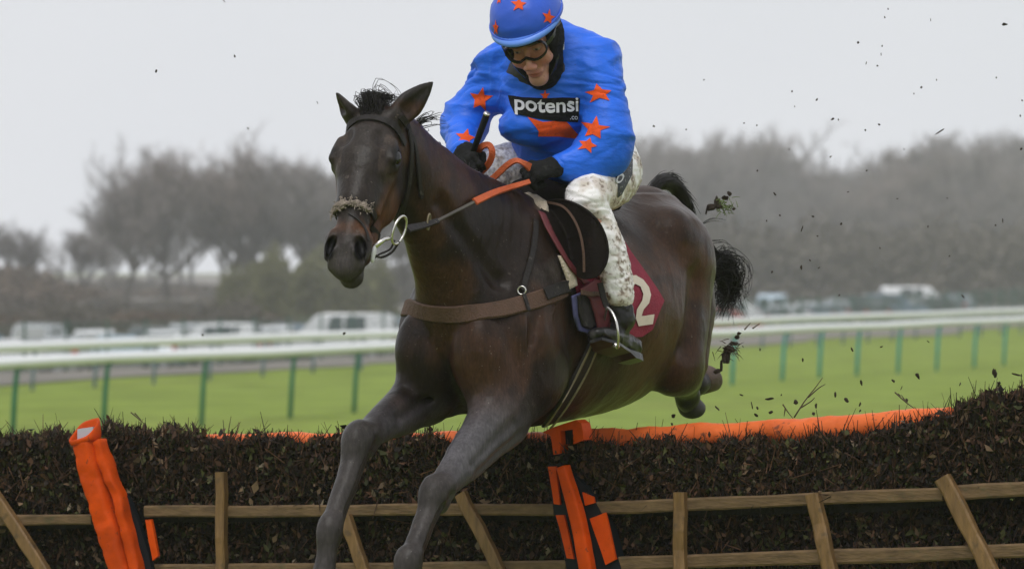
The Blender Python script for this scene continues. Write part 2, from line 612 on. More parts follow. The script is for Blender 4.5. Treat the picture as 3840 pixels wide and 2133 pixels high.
def running_rail(start, t0, t1, posts, post_mat, label, rail_r=(.095, .080), top=1.10):
    root = empty('running_rail', (start[0], start[1], 0.0))
    tag(root, label, 'running rail')
    pts = []
    for t in np.linspace(t0, t1, 40):
        q = np.array(start) + RD * t
        pts.append((q[0], q[1], top + .012 * math.sin(t * .5)))
    nn = 12
    V, Fs = [], []
    side = np.array([RNORM[0], RNORM[1], 0])
    for i, p in enumerate(pts):
        for k in range(nn):
            a = 2 * math.pi * k / nn
            V.append(np.array(p) + side * math.cos(a) * rail_r[0] + np.array([0, 0, 1]) * math.sin(a) * rail_r[1])
    for i in range(len(pts) - 1):
        for k in range(nn):
            a, b = i * nn + k, i * nn + (k + 1) % nn
            Fs.append((a, b, b + nn, a + nn))
    obj('rail', V, Fs, M_rail, root)
    for t, pm in posts:
        q = np.array(start) + RD * t
        z = float(ground_z(q[0], q[1])) - 0.15
        mb = MB()
        mb.tube([(q[0] + side[0] * .10, q[1] + side[1] * .10, z), (q[0] + side[0] * .06, q[1] + side[1] * .06, top - .48),
                 (q[0] + side[0] * .03, q[1] + side[1] * .03, top - .18), (q[0], q[1], top - .04)], [.042, .040, .038, .036], 8)
        mb.box((q[0], q[1], top - .065), .10, .10, .035)
        mb.build('post', pm, root, True)
    return root

tl = [-9.4, -6.2, -3.1, 0, 3.07, 6.7, 10.3, 13.1, 16.6, 20.2, 23.8, 27.4, 31]
tr_ = [34.6, 38.3, 41.2, 44.3, 47.9, 51.5, 55.2, 58.3, 61.5, 65, 68.4, 72]
running_rail((-6.8, 67.6), -40, 200, [(t, M_postg) for t in list(np.arange(-37.3, -10, 3.1)) + tl] + [(t, M_postt) for t in tr_ + list(np.arange(75.4, 199, 3.4))], M_postg,
             'near white plastic running rail on green posts beyond the hurdle')
running_rail((-9.4, 97.0), -60, 260, [(t, M_postb) for t in np.arange(-57.4, 258, 3.02)], M_postb,
             'far white running rail on blue grey posts at the edge of the car park', rail_r=(.10, .095), top=.86)

# ------------------------------------------------------------------ green wire fence before the cars
M_fence = mat('green_fence_metal', (0.02, 0.085, 0.060), rough=0.5, var=0.1)
fr = empty('wire_fence', (-14.9, 150, -1))
tag(fr, 'dark green metal wire fence along the front of the parked cars', 'fence')
wires = MB()
fz = lambda q: float(ground_z(q[0], q[1]))
prevq = None
for k in range(-20, 75):
    q = np.array([-14.9, 150.0]) + RD * (3.1 * k)
    z = fz(q)
    mb = MB(); mb.box((q[0], q[1], z + .85), .09, .09, 1.8); mb.build('post', M_fence, fr)
    if prevq is not None:
        for h in np.linspace(.12, 1.66, 9):
            wires.tube([(prevq[0], prevq[1], fz(prevq) + h), (q[0], q[1], z + h)], .016, 4, False)
        for m_ in range(1, 10):
            x = prevq + (q - prevq) * m_ / 10
            wires.tube([(x[0], x[1], fz(x) + .1), (x[0], x[1], fz(x) + 1.66)], .014, 4, False)
    prevq = q
w_ = wires.build('wires', M_fence, fr)
w_['kind'] = 'stuff'

# ------------------------------------------------------------------ parked cars
M_glass = mat('car_glass', (0.03, 0.045, 0.05), rough=0.08, var=0.05, spec=0.7)
M_tyre = mat('tyre_rubber', (0.012, 0.012, 0.012), rough=0.85)
M_rim = mat('wheel_alloy', (0.4, 0.4, 0.42), rough=0.35, metal=0.7)
M_lamp = mat('lamp_glass', (0.7, 0.72, 0.72), rough=0.1)
M_tail = mat('tail_lamp_red', (0.45, 0.02, 0.015), rough=0.2)
M_plate = mat('number_plate', (0.7, 0.68, 0.5), rough=0.5)

def loft_profile(prof, widths, y_taper=0.0):
    """side outline prof [(x, z)], half widths at each point -> closed solid with rounded sides"""
    V, Fs = [], []
    n = len(prof)
    rows = [(-1, .0), (-.96, .0), (-.6, 0), (.6, 0), (.96, 0), (1, 0)]
    for (x, z), w in zip(prof, widths):
        for r, _ in rows: V.append((x, r * w, z))
    return V, n

def car_shape(kind):
    # side profile stations: x along the car, heights of sill, belt and roof
    if kind == 'van':
        L, Wd, H = 4.9, .95, 2.0
        belt = [(-2.45, .95), (-2.42, 1.05), (1.2, 1.1), (1.75, 1.08), (2.35, .85), (2.45, .6)]
        roof = [(-2.38, 1.08), (-2.30, 1.86), (-2.1, 1.97), (.6, 1.97), (.95, 1.88), (1.72, 1.08)]
    elif kind == 'suv':
        L, Wd, H = 4.5, .92, 1.72
        belt = [(-2.25, .8), (-2.2, 1.05), (.9, 1.05), (1.15, 1.03), (2.1, .92), (2.25, .6)]
        roof = [(-2.12, 1.05), (-1.85, 1.58), (-1.55, 1.70), (.1, 1.70), (.4, 1.62), (1.1, 1.03)]
    elif kind == 'saloon':
        L, Wd, H = 4.6, .89, 1.44
        belt = [(-2.3, .7), (-2.25, .98), (-1.6, .98), (.85, .93), (2.1, .78), (2.3, .5)]
        roof = [(-1.75, .96), (-1.15, 1.35), (-.8, 1.43), (.0, 1.43), (.3, 1.36), (1.05, .92)]
    else:
        L, Wd, H = 4.0, .86, 1.5
        belt = [(-2.0, .7), (-1.97, .98), (-1.2, .98), (.8, .95), (1.8, .80), (2.0, .5)]
        roof = [(-1.92, .97), (-1.65, 1.36), (-1.35, 1.48), (-.1, 1.49), (.25, 1.42), (.98, .94)]
    return L, Wd, H, belt, roof

def tube_rings(rings, cap=True):
    V = np.concatenate([np.array(r) for r in rings]); n = len(rings[0]); Fs = []
    for i in range(len(rings) - 1):
        for k in range(n):
            a, b = i * n + k, i * n + (k + 1) % n
            Fs.append((a, b, b + n, a + n))
    if cap:
        Fs.append(tuple(range(n - 1, -1, -1))); Fs.append(tuple((len(rings) - 1) * n + k for k in range(n)))
    return V, Fs

def make_car(kind, paint, label):
    L, Wd, H, belt, roof = car_shape(kind)
    root = empty('parked_car', (0, 0, 0))
    tag(root, label, 'van' if kind == 'van' else 'car', 'cars parked behind the fence')
    def ring(x, zb, zt, w, k=10):
        out = []
        for i in range(k * 2):
            a = 2 * math.pi * (i + .5) / (k * 2)
            ca, sa = math.cos(a), math.sin(a)
            e = .38
            out.append((x, w * math.copysign(abs(ca) ** e, ca), (zb + zt) / 2 + (zt - zb) / 2 * math.copysign(abs(sa) ** e, sa)))
        return out
    xs = np.linspace(-L / 2, L / 2, 26)
    bx, bz = zip(*belt)
    rings = []
    for x in xs:
        zt = np.interp(x, bx, bz)
        e = 1 - abs(x) / (L / 2)
        rings.append(ring(x, .24 + .12 * (1 - min(1, e * 9)), zt, Wd * (.84 + .16 * min(1, e * 5) ** .5)))
    V, Fs = tube_rings(rings)
    obj('body', V, Fs, paint, root)
    rx, rz = zip(*roof)
    rings = []
    for x in np.linspace(rx[0], rx[-1], 22):
        zt = np.interp(x, rx, rz); zb = np.interp(x, bx, bz) - .08
        wb = Wd * .93; q = (zt - .95) / (H - .95)
        wt = Wd * (.93 - .16 * max(0, q))
        r = []
        for i in range(9):
            f = i / 8
            r.append((x, -wb + (wb - wt) * min(1, f * 1.0) if False else -(wb + (wt - wb) * f), zb + (zt - zb) * (1 - (1 - f) ** 1.4)))
        for i in range(8, -1, -1):
            f = i / 8
            r.append((x, (wb + (wt - wb) * f), zb + (zt - zb) * (1 - (1 - f) ** 1.4)))
        rings.append(r)
    V, Fs = tube_rings(rings)
    obj('cabin', V, Fs, paint, root)
    # windows: side panes, screens
    zlo = np.interp(0, bx, bz) + .03; zhi = H - .16
    def wall_y(z, zt, zb):
        g_ = 1 - (1 - np.clip((z - zb) / (zt - zb), 0, 1)) ** (1 / 1.4)
        return Wd * .93 + (Wd * (.93 - .16) - Wd * .93) * g_
    cuts = [(-.80, -.36), (-.32, .06), (.10, .42)] if kind != 'van' else [(-.40, .0), (.06, .34)]
    span = rx[-1] - rx[0]; mid = (rx[0] + rx[-1]) / 2
    for sgn in (-1, 1):
        for c0, c1 in cuts:
            x0, x1 = mid + c0 * span / 1.9, mid + c1 * span / 1.9
            V = []
            for x, z in ((x0, zlo), (x1 + .06, zlo), (x1 - .10 if c1 > .3 else x1, zhi), (x0 + (.12 if c0 < -.5 else 0), zhi)):
                zt = np.interp(x, rx, rz); zb = np.interp(x, bx, bz) - .08
                V.append((x, sgn * (wall_y(min(z, zt - .03), zt, zb) + .012), min(z, zt - .05)))
            obj('side_window', V, [(0, 1, 2, 3) if sgn < 0 else (3, 2, 1, 0)], M_glass, root, False)
    def screen(name, a, b, out):
        (x0, z0), (x1, z1) = a, b
        y0, y1 = Wd * .80, Wd * .66
        ox = out
        V = [(x0 + ox, -y0, z0 + .02), (x0 + ox, y0, z0 + .02), (x1 + ox, y1, z1), (x1 + ox, -y1, z1)]
        obj(name, V, [(0, 1, 2, 3)] if out > 0 else [(3, 2, 1, 0)], M_glass, root, False)
    screen('windscreen', (roof[5][0] - .03, roof[5][1] + .04), (roof[4][0] + .06, roof[4][1] - .06), .035)
    if kind != 'van':
        screen('rear_window', (roof[0][0] + .03, roof[0][1] + .04), (roof[1][0] + .0, roof[1][1] - .02), -.035)
    else:
        for yy in (-.38, .38):
            V = [(-2.445, yy - .3, 1.16), (-2.445, yy + .3, 1.16), (-2.37, yy + .28, 1.74), (-2.37, yy - .28, 1.74)]
            obj('rear_window', V, [(3, 2, 1, 0)], M_glass, root, False)
    for sx in (-1, 1):
        for sy in (-1, 1):
            x = sx * L * .30
            mb = MB(); mb.tube([(x, sy * (Wd - .21), .32), (x, sy * (Wd - .01), .32)], [.32, .32], 18)
            wh = mb.build('wheel', M_tyre, root)
            mb = MB(); mb.tube([(x, sy * (Wd - .03), .32), (x, sy * (Wd + .004), .32)], [.21, .19], 14)
            mb.build('rim', M_rim, wh)
    for sy in (-1, 1):
        mb = MB(); mb.box((L / 2 - .10, sy * Wd * .66, .68), .16, .34, .14); mb.build('headlight', M_lamp, root)
        mb = MB(); mb.box((-L / 2 + .05, sy * Wd * .74, .86), .10, .20, .26 if kind != 'van' else .5); mb.build('tail_light', M_tail, root)
        mb = MB(); mb.box((.85 if kind != 'van' else 1.3, sy * (Wd + .08), 1.02), .10, .17, .12); mb.build('mirror', paint, root)
    for sx in (-1, 1):
        mb = MB(); mb.box((sx * (L / 2 + .004), 0, .50), .02, .5, .11); mb.build('number_plate', M_plate, root)
    return root

def copy_tree(o, parent=None):
    c = o.copy(); COL.objects.link(c)
    if parent is not None: c.parent = parent
    for ch in [x for x in ALLCH.get(o.name, [])]: copy_tree(ch, c)
    return c
ALLCH = {}
def index_children(root):
    for ch in root.children:
        ALLCH.setdefault(root.name, []).append(ch); index_children(ch)

def paint(name, c): return mat(name, c, rough=0.22, var=0.03, spec=0.6, coat=0.4)
PW = paint('white_car_paint', (.74, .75, .76)); PS = paint('silver_car_paint', (.42, .44, .46)); PR = paint('red_car_paint', (.38, .035, .03))
PB = paint('blue_grey_car_paint', (.14, .20, .27)); PK = paint('black_car_paint', (.025, .028, .03)); PL = paint('pale_blue_car_paint', (.40, .50, .58))
CARS = [  # photo x, distance, kind, paint, heading, label
    (70, 168, 'saloon', PW, 0.2, 'white saloon parked farthest left behind the fence'),
    (250, 171, 'hatch', PS, 1.5, 'silver hatchback next to the white saloon at the left edge'),
    (480, 175, 'saloon', PL, 0.1, 'pale blue saloon parked between the silver hatchback and a white estate'),
    (640, 179, 'hatch', PW, 1.4, 'white hatchback between the pale blue saloon and the tall white jeep'),
    (800, 182, 'suv', PW, 2.9, 'tall white jeep with large side windows'),
    (900, 188, 'hatch', PR, 1.6, 'small red hatchback just right of the tall white jeep'),
    (985, 186, 'saloon', PS, 1.2, 'silver saloon between the red hatchback and the white van'),
    (1275, 186, 'van', PW, 3.05, 'long white van left of the horse chest'),
    (1110, 196, 'hatch', PB, 1.3, 'blue grey hatchback parked behind the nose of the white van'),
    (1460, 196, 'suv', PB, 1.5, 'blue grey off-roader half hidden behind the horse chest'),
    (2765, 250, 'suv', PW, 0.3, 'white off-roader just right of the flying tail'),
    (2725, 226, 'hatch', PR, 0.1, 'red hatchback low in front of the white off-roader right of the tail'),
    (2900, 256, 'van', PL, 1.45, 'pale blue van right of the white off-roader'),
    (3030, 262, 'saloon', PW, 1.5, 'white saloon right of the pale blue van'),
    (3130, 268, 'hatch', PS, 1.6, 'silver hatchback beside two dark cars'),
    (3230, 272, 'suv', PK, 0.2, 'black off-roader left of the tall white van'),
    (3350, 279, 'suv', PB, 0.1, 'blue grey off-roader under the tall white van'),
    (3430, 300, 'van', PW, 0.2, 'white van standing higher than the dark cars at the right'),
    (-30, 176, 'hatch', PB, 0.3, 'blue grey hatchback cut off by the left edge'),
    (160, 184, 'suv', PS, 1.4, 'silver off-roader behind the two cars at the left edge'),
    (365, 182, 'hatch', PW, 1.5, 'white hatchback left of the pale blue saloon'),
    (560, 192, 'saloon', PK, 1.5, 'black saloon behind the pale blue saloon'),
    (720, 197, 'hatch', PS, 1.4, 'silver hatchback behind the tall white jeep'),
    (1040, 190, 'hatch', PW, 1.5, 'white hatchback left of the white van'),
    (2960, 240, 'hatch', PS, 1.2, 'silver hatchback in front of the pale blue van'),
    (3100, 250, 'saloon', PB, 1.4, 'blue grey saloon in front of the silver hatchback at the right'),
    (3290, 264, 'hatch', PK, 1.5, 'black hatchback between the two dark off-roaders'),
    (3600, 296, 'hatch', PB, 1.3, 'blue grey hatchback at the right end of the car row'),
    (3520, 285, 'saloon', PK, 0.2, 'black saloon right of the high white van'),
]
protos = {}
for px, D, kind, pm, head, label in CARS:
    key = (kind, pm.name)
    x = (px - CX) / F * D
    if key not in protos:
        c = make_car(kind, pm, label); protos[key] = c; index_children(c)
    else:
        c = copy_tree(protos[key])
    c['label'] = label
    c.location = (x, D, float(ground_z(x, D)) + .035)
    c.scale = (.9, .9, .9)
    c.rotation_euler = (0, 0, head + math.atan2(RD[1], RD[0]) * 0)

# ------------------------------------------------------------------ bare winter trees
M_bark = mat('bark', (0.060, 0.050, 0.042), rough=0.9, var=0.3, vscale=3)
M_twig = mat('twigs', (0.21, 0.18, 0.165), rough=0.9, var=0.25, vscale=1.2, objvar=.22)

def make_tree(seed, H=14.0, spread=.5, twig_n=5200, low=.22, limb=1.0, bole=.38):
    r = random.Random(seed)
    mb = MB(); tips = []
    def grow(p, d, L, rad, lev):
        n = 4
        pts = [np.array(p)]; dd = np.array(d, float)
        for i in range(n):
            dd = unit(dd + np.array([r.gauss(0, .13), r.gauss(0, .13), r.gauss(0, .08) + (.10 if lev else 0)]))
            pts.append(pts[-1] + dd * L / n)
        mb.tube(pts, np.linspace(rad, rad * .6, n + 1), 6 if lev < 2 else 3, False)
        if lev >= 2:
            for q in pts[1:]: tips.append((q, dd, L))
        if lev >= 4: return
        k = [7, 6, 4, 3][lev]
        for j in range(k):
            f = (j + 1) / k if lev == 0 else r.uniform(.3, 1.0)
            f = low + (1 - low) * f if lev == 0 else f
            q = pts[min(n, int(f * n + .5))]
            az = j * 2.4 + r.uniform(-.4, .4) if lev == 0 else r.uniform(0, 2 * math.pi)
            out = np.array([math.cos(az), math.sin(az), r.uniform(.1, .5)])
            w = (1.25 - .75 * f) if lev == 0 else .85
            nd_ = unit(dd * (.8 if lev else .55) + out * spread * 1.5 * w)
            grow(q, nd_, L * (r.uniform(.85, 1.1) if lev == 0 else r.uniform(.52, .72)), rad * .60, lev + 1)
    grow((0, 0, -.3), (r.gauss(0, .05), r.gauss(0, .05), 1), H * bole, H * .022 * limb, 0)
    Vt = np.concatenate(mb.V)
    sc = H / Vt[:, 2].max() * .93
    tm = make_mesh('trunk', Vt * sc, mb.Fc, True); tm.materials.append(M_bark)
    V, Fs = [], []
    for i in range(twig_n):
        q, dd, L = tips[r.randrange(len(tips))]
        q = q * sc
        d = unit(dd * .6 + np.array([r.gauss(0, .7), r.gauss(0, .7), r.gauss(.25, .6)]))
        ln = r.uniform(.4, 1.05); w = r.uniform(.012, .024)
        s_ = unit(np.cross(d, (r.gauss(0, 1), r.gauss(0, 1), r.gauss(0, 1))))
        mid_ = q + d * ln * .5 + s_ * r.gauss(0, .06)
        b_ = len(V)
        V += [q - s_ * w, q + s_ * w, mid_ + s_ * w * .7, mid_ - s_ * w * .7, q + d * ln + s_ * w * .15, q + d * ln - s_ * w * .15]
        Fs += [(b_, b_ + 1, b_ + 2, b_ + 3), (b_ + 3, b_ + 2, b_ + 4, b_ + 5)]
    cm = make_mesh('crown', V, np.array(Fs), False); cm.materials.append(M_twig)
    return tm, cm, H
TREES = [make_tree(3, 14, .55, 8000, .30), make_tree(8, 14, .48, 8000, .38), make_tree(15, 14, .62, 8000, .22), make_tree(21, 14, .52, 9500, .32), make_tree(31, 14, .52, 5200, .50, 1.15, .50), make_tree(37, 14, .46, 5200, .58, 1.15, .52)]
def place_tree(px, top, D, kind, label, rot, group, wide=1.0, far=1.4):
    tm, cm, H = TREES[kind]
    D = D * far
    x = (px - CX) / F * D
    z = float(ground_z(x, D))
    h = CAMZ - (top - HY) / F * D - z
    root = empty('bare_tree', (x, D, z))
    root.rotation_euler = (0, 0, rot)
    root.scale = (h / H * wide, h / H * wide, h / H)
    tag(root, label, 'tree', group)
    for nm, me in (('trunk', tm), ('crown', cm)):
        o = bpy.data.objects.new(nm, me); COL.objects.link(o); o.parent = root
left_trees = [
    (-60, 830, 400, 1, 'bare tree at the left edge of the photograph'), (110, 850, 395, 0, 'low bare tree second from the left edge'),
    (300, 880, 408, 2, 'thin bare tree filling the gap left of the forked tree'),
    (470, 620, 392, 2, 'bare tree with a low forked trunk leaning left'), (640, 520, 400, 0, 'broad bare tree right of the forked trunk'),
    (800, 540, 404, 3, 'dense bare tree left of the tallest tree'), (905, 470, 398, 1, 'tallest bare tree left of the horse head'),
    (1060, 545, 402, 3, 'bare tree between the tallest tree and the horse head'), (1190, 570, 396, 0, 'bare tree just left of the horse muzzle'),
    (1330, 575, 403, 2, 'bare tree directly behind the horse head'), (1480, 580, 400, 1, 'bare tree behind the horse neck')]
for i, (px, top, D, k, lab) in enumerate(left_trees):
    place_tree(px, top - 60, D, (4, 5)[k % 2] if i < 9 else k, lab, i * 1.7, 'bare trees beyond the car park', 1.25, .84)
prof_x = [1560, 1800, 2050, 2300, 2400, 2500, 2600, 2700, 2800, 2880, 2960, 3060, 3150, 3250, 3350, 3480, 3600, 3720, 3840, 3960]
prof_y = [600, 590, 560, 520, 500, 505, 495, 465, 470, 530, 610, 605, 620, 620, 560, 525, 500, 440, 500, 530]
n_ = 0
for row, (D, off, dy) in enumerate([(372, 0, 90), (392, 45, 35), (412, 20, 0), (436, 70, 10), (460, 0, 60)]):
    for px in range(1600, 4000, 118):
        pxx = px + off + rnd.uniform(-25, 25)
        top = np.interp(pxx, prof_x, prof_y) + dy - 48 + rnd.uniform(-12, 25)
        place_tree(pxx, top, D, rnd.randrange(4), 'bare grey tree in the dense wood behind the car park to the right', rnd.uniform(0, 6.28),
                   'trees of the dense grey wood', rnd.uniform(.75, 1.1))
        n_ += 1
for row, (D, dy) in enumerate([(425, 60), (450, 30)]):
    for px in range(420, 1600, 150):
        pxx = px + rnd.uniform(-40, 40)
        top = np.interp(pxx, [420, 640, 900, 1200, 1600], [700, 560, 540, 600, 600]) + dy
        place_tree(pxx, top, D, rnd.randrange(4), 'bare grey tree standing behind the front row of trees to the left', rnd.uniform(0, 6.28),
                   'back row of trees to the left', rnd.uniform(.95, 1.2))

for row, (D, dy) in enumerate([(392, 20), (425, 0), (450, 40)]):       # the wood goes on beyond both sides of the picture
    for px in range(4010, 7600, 190):
        place_tree(px + rnd.uniform(-60, 60), 505 + dy + 45 * math.sin(px * .004) + rnd.uniform(-20, 25), D, rnd.randrange(4), 'bare grey tree in the dense wood behind the car park to the right',
                   rnd.uniform(0, 6.28), 'trees of the dense grey wood', rnd.uniform(1.0, 1.3))
    for px in range(-3200, -80, 260):
        place_tree(px + rnd.uniform(-60, 60), 780 + dy + 60 * math.sin(px * .003) + rnd.uniform(-20, 25), D, rnd.randrange(4), 'bare grey tree standing behind the front row of trees to the left',
                   rnd.uniform(0, 6.28), 'back row of trees to the left', rnd.uniform(1.0, 1.3))

# bushes at the foot of the trees
def make_bush(name, seed, n, colr):
    r = np.random.default_rng(seed)
    d = r.normal(size=(n, 3)); d /= np.linalg.norm(d, axis=1)[:, None]
    rad = r.uniform(.25, 1, n) ** .45
    lump = 1 + .22 * np.sin(d[:, 0] * 5 + seed) * np.sin(d[:, 1] * 4 + 1) + .18 * np.sin(d[:, 2] * 7 + seed)
    c = d * (rad * lump)[:, None]; c[:, 2] = np.abs(c[:, 2])
    a = r.normal(size=(n, 3)); a /= np.linalg.norm(a, axis=1)[:, None]
    b = np.cross(a, r.normal(size=(n, 3))); b /= np.linalg.norm(b, axis=1)[:, None]
    sz = r.uniform(.03, .075, n)[:, None]
    V = np.stack([c - a * sz, c + b * sz * .6, c + a * sz, c - b * sz * .6], 1).reshape(-1, 3)
    Q = np.arange(n * 4).reshape(-1, 4)
    me = make_mesh('crown', V, Q, False); me.materials.append(colr)
    mb = MB()
    for k in range(7):
        an = k * .9
        mb.tube([(0, 0, 0), (math.cos(an) * .25, math.sin(an) * .25, .35), (math.cos(an) * .6, math.sin(an) * .6, .7)], [.03, .022, .008], 5)
    sm = make_mesh('stem', np.concatenate(mb.V), mb.Fc, True); sm.materials.append(M_bark)
    return me, sm
M_olive = mat('olive_bush', (0.115, 0.115, 0.050), rough=0.9, var=0.3, vscale=2)
M_brown = mat('brown_scrub', (0.125, 0.088, 0.062), rough=0.9, var=0.3, vscale=2)
M_greyb = mat('grey_scrub', (0.105, 0.090, 0.072), rough=0.9, var=0.3, vscale=2)
BU = {'o': make_bush('bush', 2, 7000, M_olive), 'b': make_bush('bush', 5, 6000, M_brown), 'g': make_bush('bush', 9, 6000, M_greyb)}
BUSH = [(1010, 985, 240, 1.9, 'o', 'olive green bush behind the red hatchback'), (1180, 990, 244, 2.2, 'o', 'olive green bush behind the white van'),
        (900, 1040, 247, 1.6, 'o', 'smaller olive green bush left of the other green ones'), (1370, 1010, 250, 2.2, 'o', 'olive green bush behind the horse muzzle'),
        (20, 960, 312, 3.2, 'b', 'reddish brown scrub at the left edge'), (190, 1040, 310, 3.6, 'b', 'brown scrub second from the left edge'),
        (390, 1120, 300, 3.6, 'g', 'low grey brown scrub under the forked tree'), (600, 1130, 305, 3.6, 'g', 'low grey brown scrub right of the forked tree'),
        (760, 1120, 303, 3.4, 'g', 'grey brown scrub behind the tall white jeep'),
        (1560, 1000, 350, 5.0, 'g', 'grey scrub behind the horse neck'), (1850, 980, 350, 5.0, 'g', 'grey scrub behind the saddle'),
        (2200, 960, 350, 5.5, 'g', 'grey scrub behind the horse quarters')]
ORD = ['first', 'second', 'third', 'fourth', 'fifth', 'sixth', 'seventh', 'eighth', 'ninth', 'tenth', 'eleventh', 'twelfth']
for k in range(9):
    BUSH.append((230 + k * 118, 1062 + 16 * math.sin(k * 2.3), 405 + 9 * (k % 3), 5.0, 'gb'[k % 2], 'low hazy scrub between the left tree trunks, ' + ORD[k] + ' from the left'))
for k in range(11):
    BUSH.append((-60 + k * 104, 1150 + 18 * math.sin(k * 1.9), 214 + 5 * (k % 3), 1.7, 'bg'[k % 2], 'brown scrub in a row right behind the cars, ' + ORD[k] + ' from the left edge'))
for k in range(12):
    BUSH.append((2480 + k * 125, 880 + 30 * math.sin(k * 2.1), 352 + 6 * (k % 3), 4.6, 'g', 'grey undergrowth at the foot of the dense wood, ' + ORD[k] + ' from the horse tail'))
for px, top, D, wd, kd, lab in BUSH:
    x = (px - CX) / F * D; z = float(ground_z(x, D)) - .1
    h = CAMZ - (top - HY) / F * D - z
    root = empty('bush', (x, D, z)); root.scale = (wd, wd, h / 1.05); root.rotation_euler = (0, 0, px * .7)
    tag(root, lab, 'bush', 'undergrowth of the dense wood' if 'undergrowth' in lab else 'far scrub between the trunks' if 'hazy' in lab else 'scrub row behind the cars' if 'in a row' in lab else 'bushes below the trees')
    for nm, me in zip(('crown', 'stem'), BU[kd]):
        o = bpy.data.objects.new(nm, me); COL.objects.link(o); o.parent = root

# ------------------------------------------------------------------ damp air
hz = MB(); hz.box((0, 340, 22.0), 620, 780, 52)
M_haze = bpy.data.materials.new('damp_air'); M_haze.use_nodes = True
hn = M_haze.node_tree; hn.nodes.clear()
ho_ = hn.nodes.new('ShaderNodeOutputMaterial'); pv = hn.nodes.new('ShaderNodeVolumePrincipled')
pv.inputs['Color'].default_value = (0.985, 0.99, 1.0, 1)
pv.inputs['Density'].default_value = 0.0006
pv.inputs['Anisotropy'].default_value = 0.2
hn.links.new(pv.outputs[0], ho_.inputs['Volume'])
hzo = hz.build('haze', M_haze)
tag(hzo, kind='stuff')
# ------------------------------------------------------------------ brush hurdles
HD = np.array([.866, -.5, .038]); HD = HD / np.linalg.norm(HD)      # along the hurdles, rising a little with the ground
HN = np.array([-.5, -.866, 0])                                     # side turned to the camera (landing side)
HC0 = np.array([0.10, 16.08, 0.0])
def hpx(px, py, out=0.0):
    """point on the hurdle plane (pushed out towards the camera side) seen at a photograph pixel"""
    c = (px - CX) / F
    o = HC0 + HN * out
    t = (c * o[1] - o[0]) / (HD[0] - c * HD[1])
    D = o[1] + t * HD[1]
    return np.array([c * D, D, CAMZ - (py - HY) / F * D])
def hyz(px, D): return CAMZ - (px - HY) / F * D

M_wood = mat('weathered_wood', (0.125, 0.078, 0.038), rough=0.75, var=0.5, vscale=14, bump=0.4, bscale=30, stretch=(1, 1, 4), spec=0.3,
             spots=[(16, .6, .12, (.06, .07, .03), .5)])
M_stake = mat('wet_brown_stake', (0.17, 0.095, 0.035), rough=0.55, var=0.4, vscale=14, bump=0.5, bscale=40, stretch=(3, 3, .6), spec=0.4,
              spots=[(20, .6, .1, (.05, .035, .02), .6)])
M_leaf = mat('birch_brush', rough=0.6, var=0.1, vscale=20, attr=True, spec=0.15)
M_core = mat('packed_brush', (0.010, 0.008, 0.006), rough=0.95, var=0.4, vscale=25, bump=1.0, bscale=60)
M_orange = mat('orange_padding', (0.56, 0.062, 0.002), rough=0.55, var=0.25, vscale=10, bump=0.7, bscale=18, spec=0.10,
               spots=[(6, .50, .22, (.30, .035, .004), .55), (45, .66, .05, (.05, .03, .02), .6)])
M_orange_top = mat('faded_orange_padding', (0.70, 0.14, 0.030), rough=0.5, var=0.10, vscale=8, bump=0.6, bscale=22, spec=0.2,
                   spots=[(7, .52, .2, (.50, .075, .015), .6), (30, .62, .06, (.07, .04, .03), .7)])
M_blackvinyl = mat('black_vinyl', (0.008, 0.010, 0.014), rough=0.55, spec=0.12, var=0.1)
M_greyend = mat('grey_board_end', (0.42, 0.42, 0.46), rough=0.6, var=0.1)

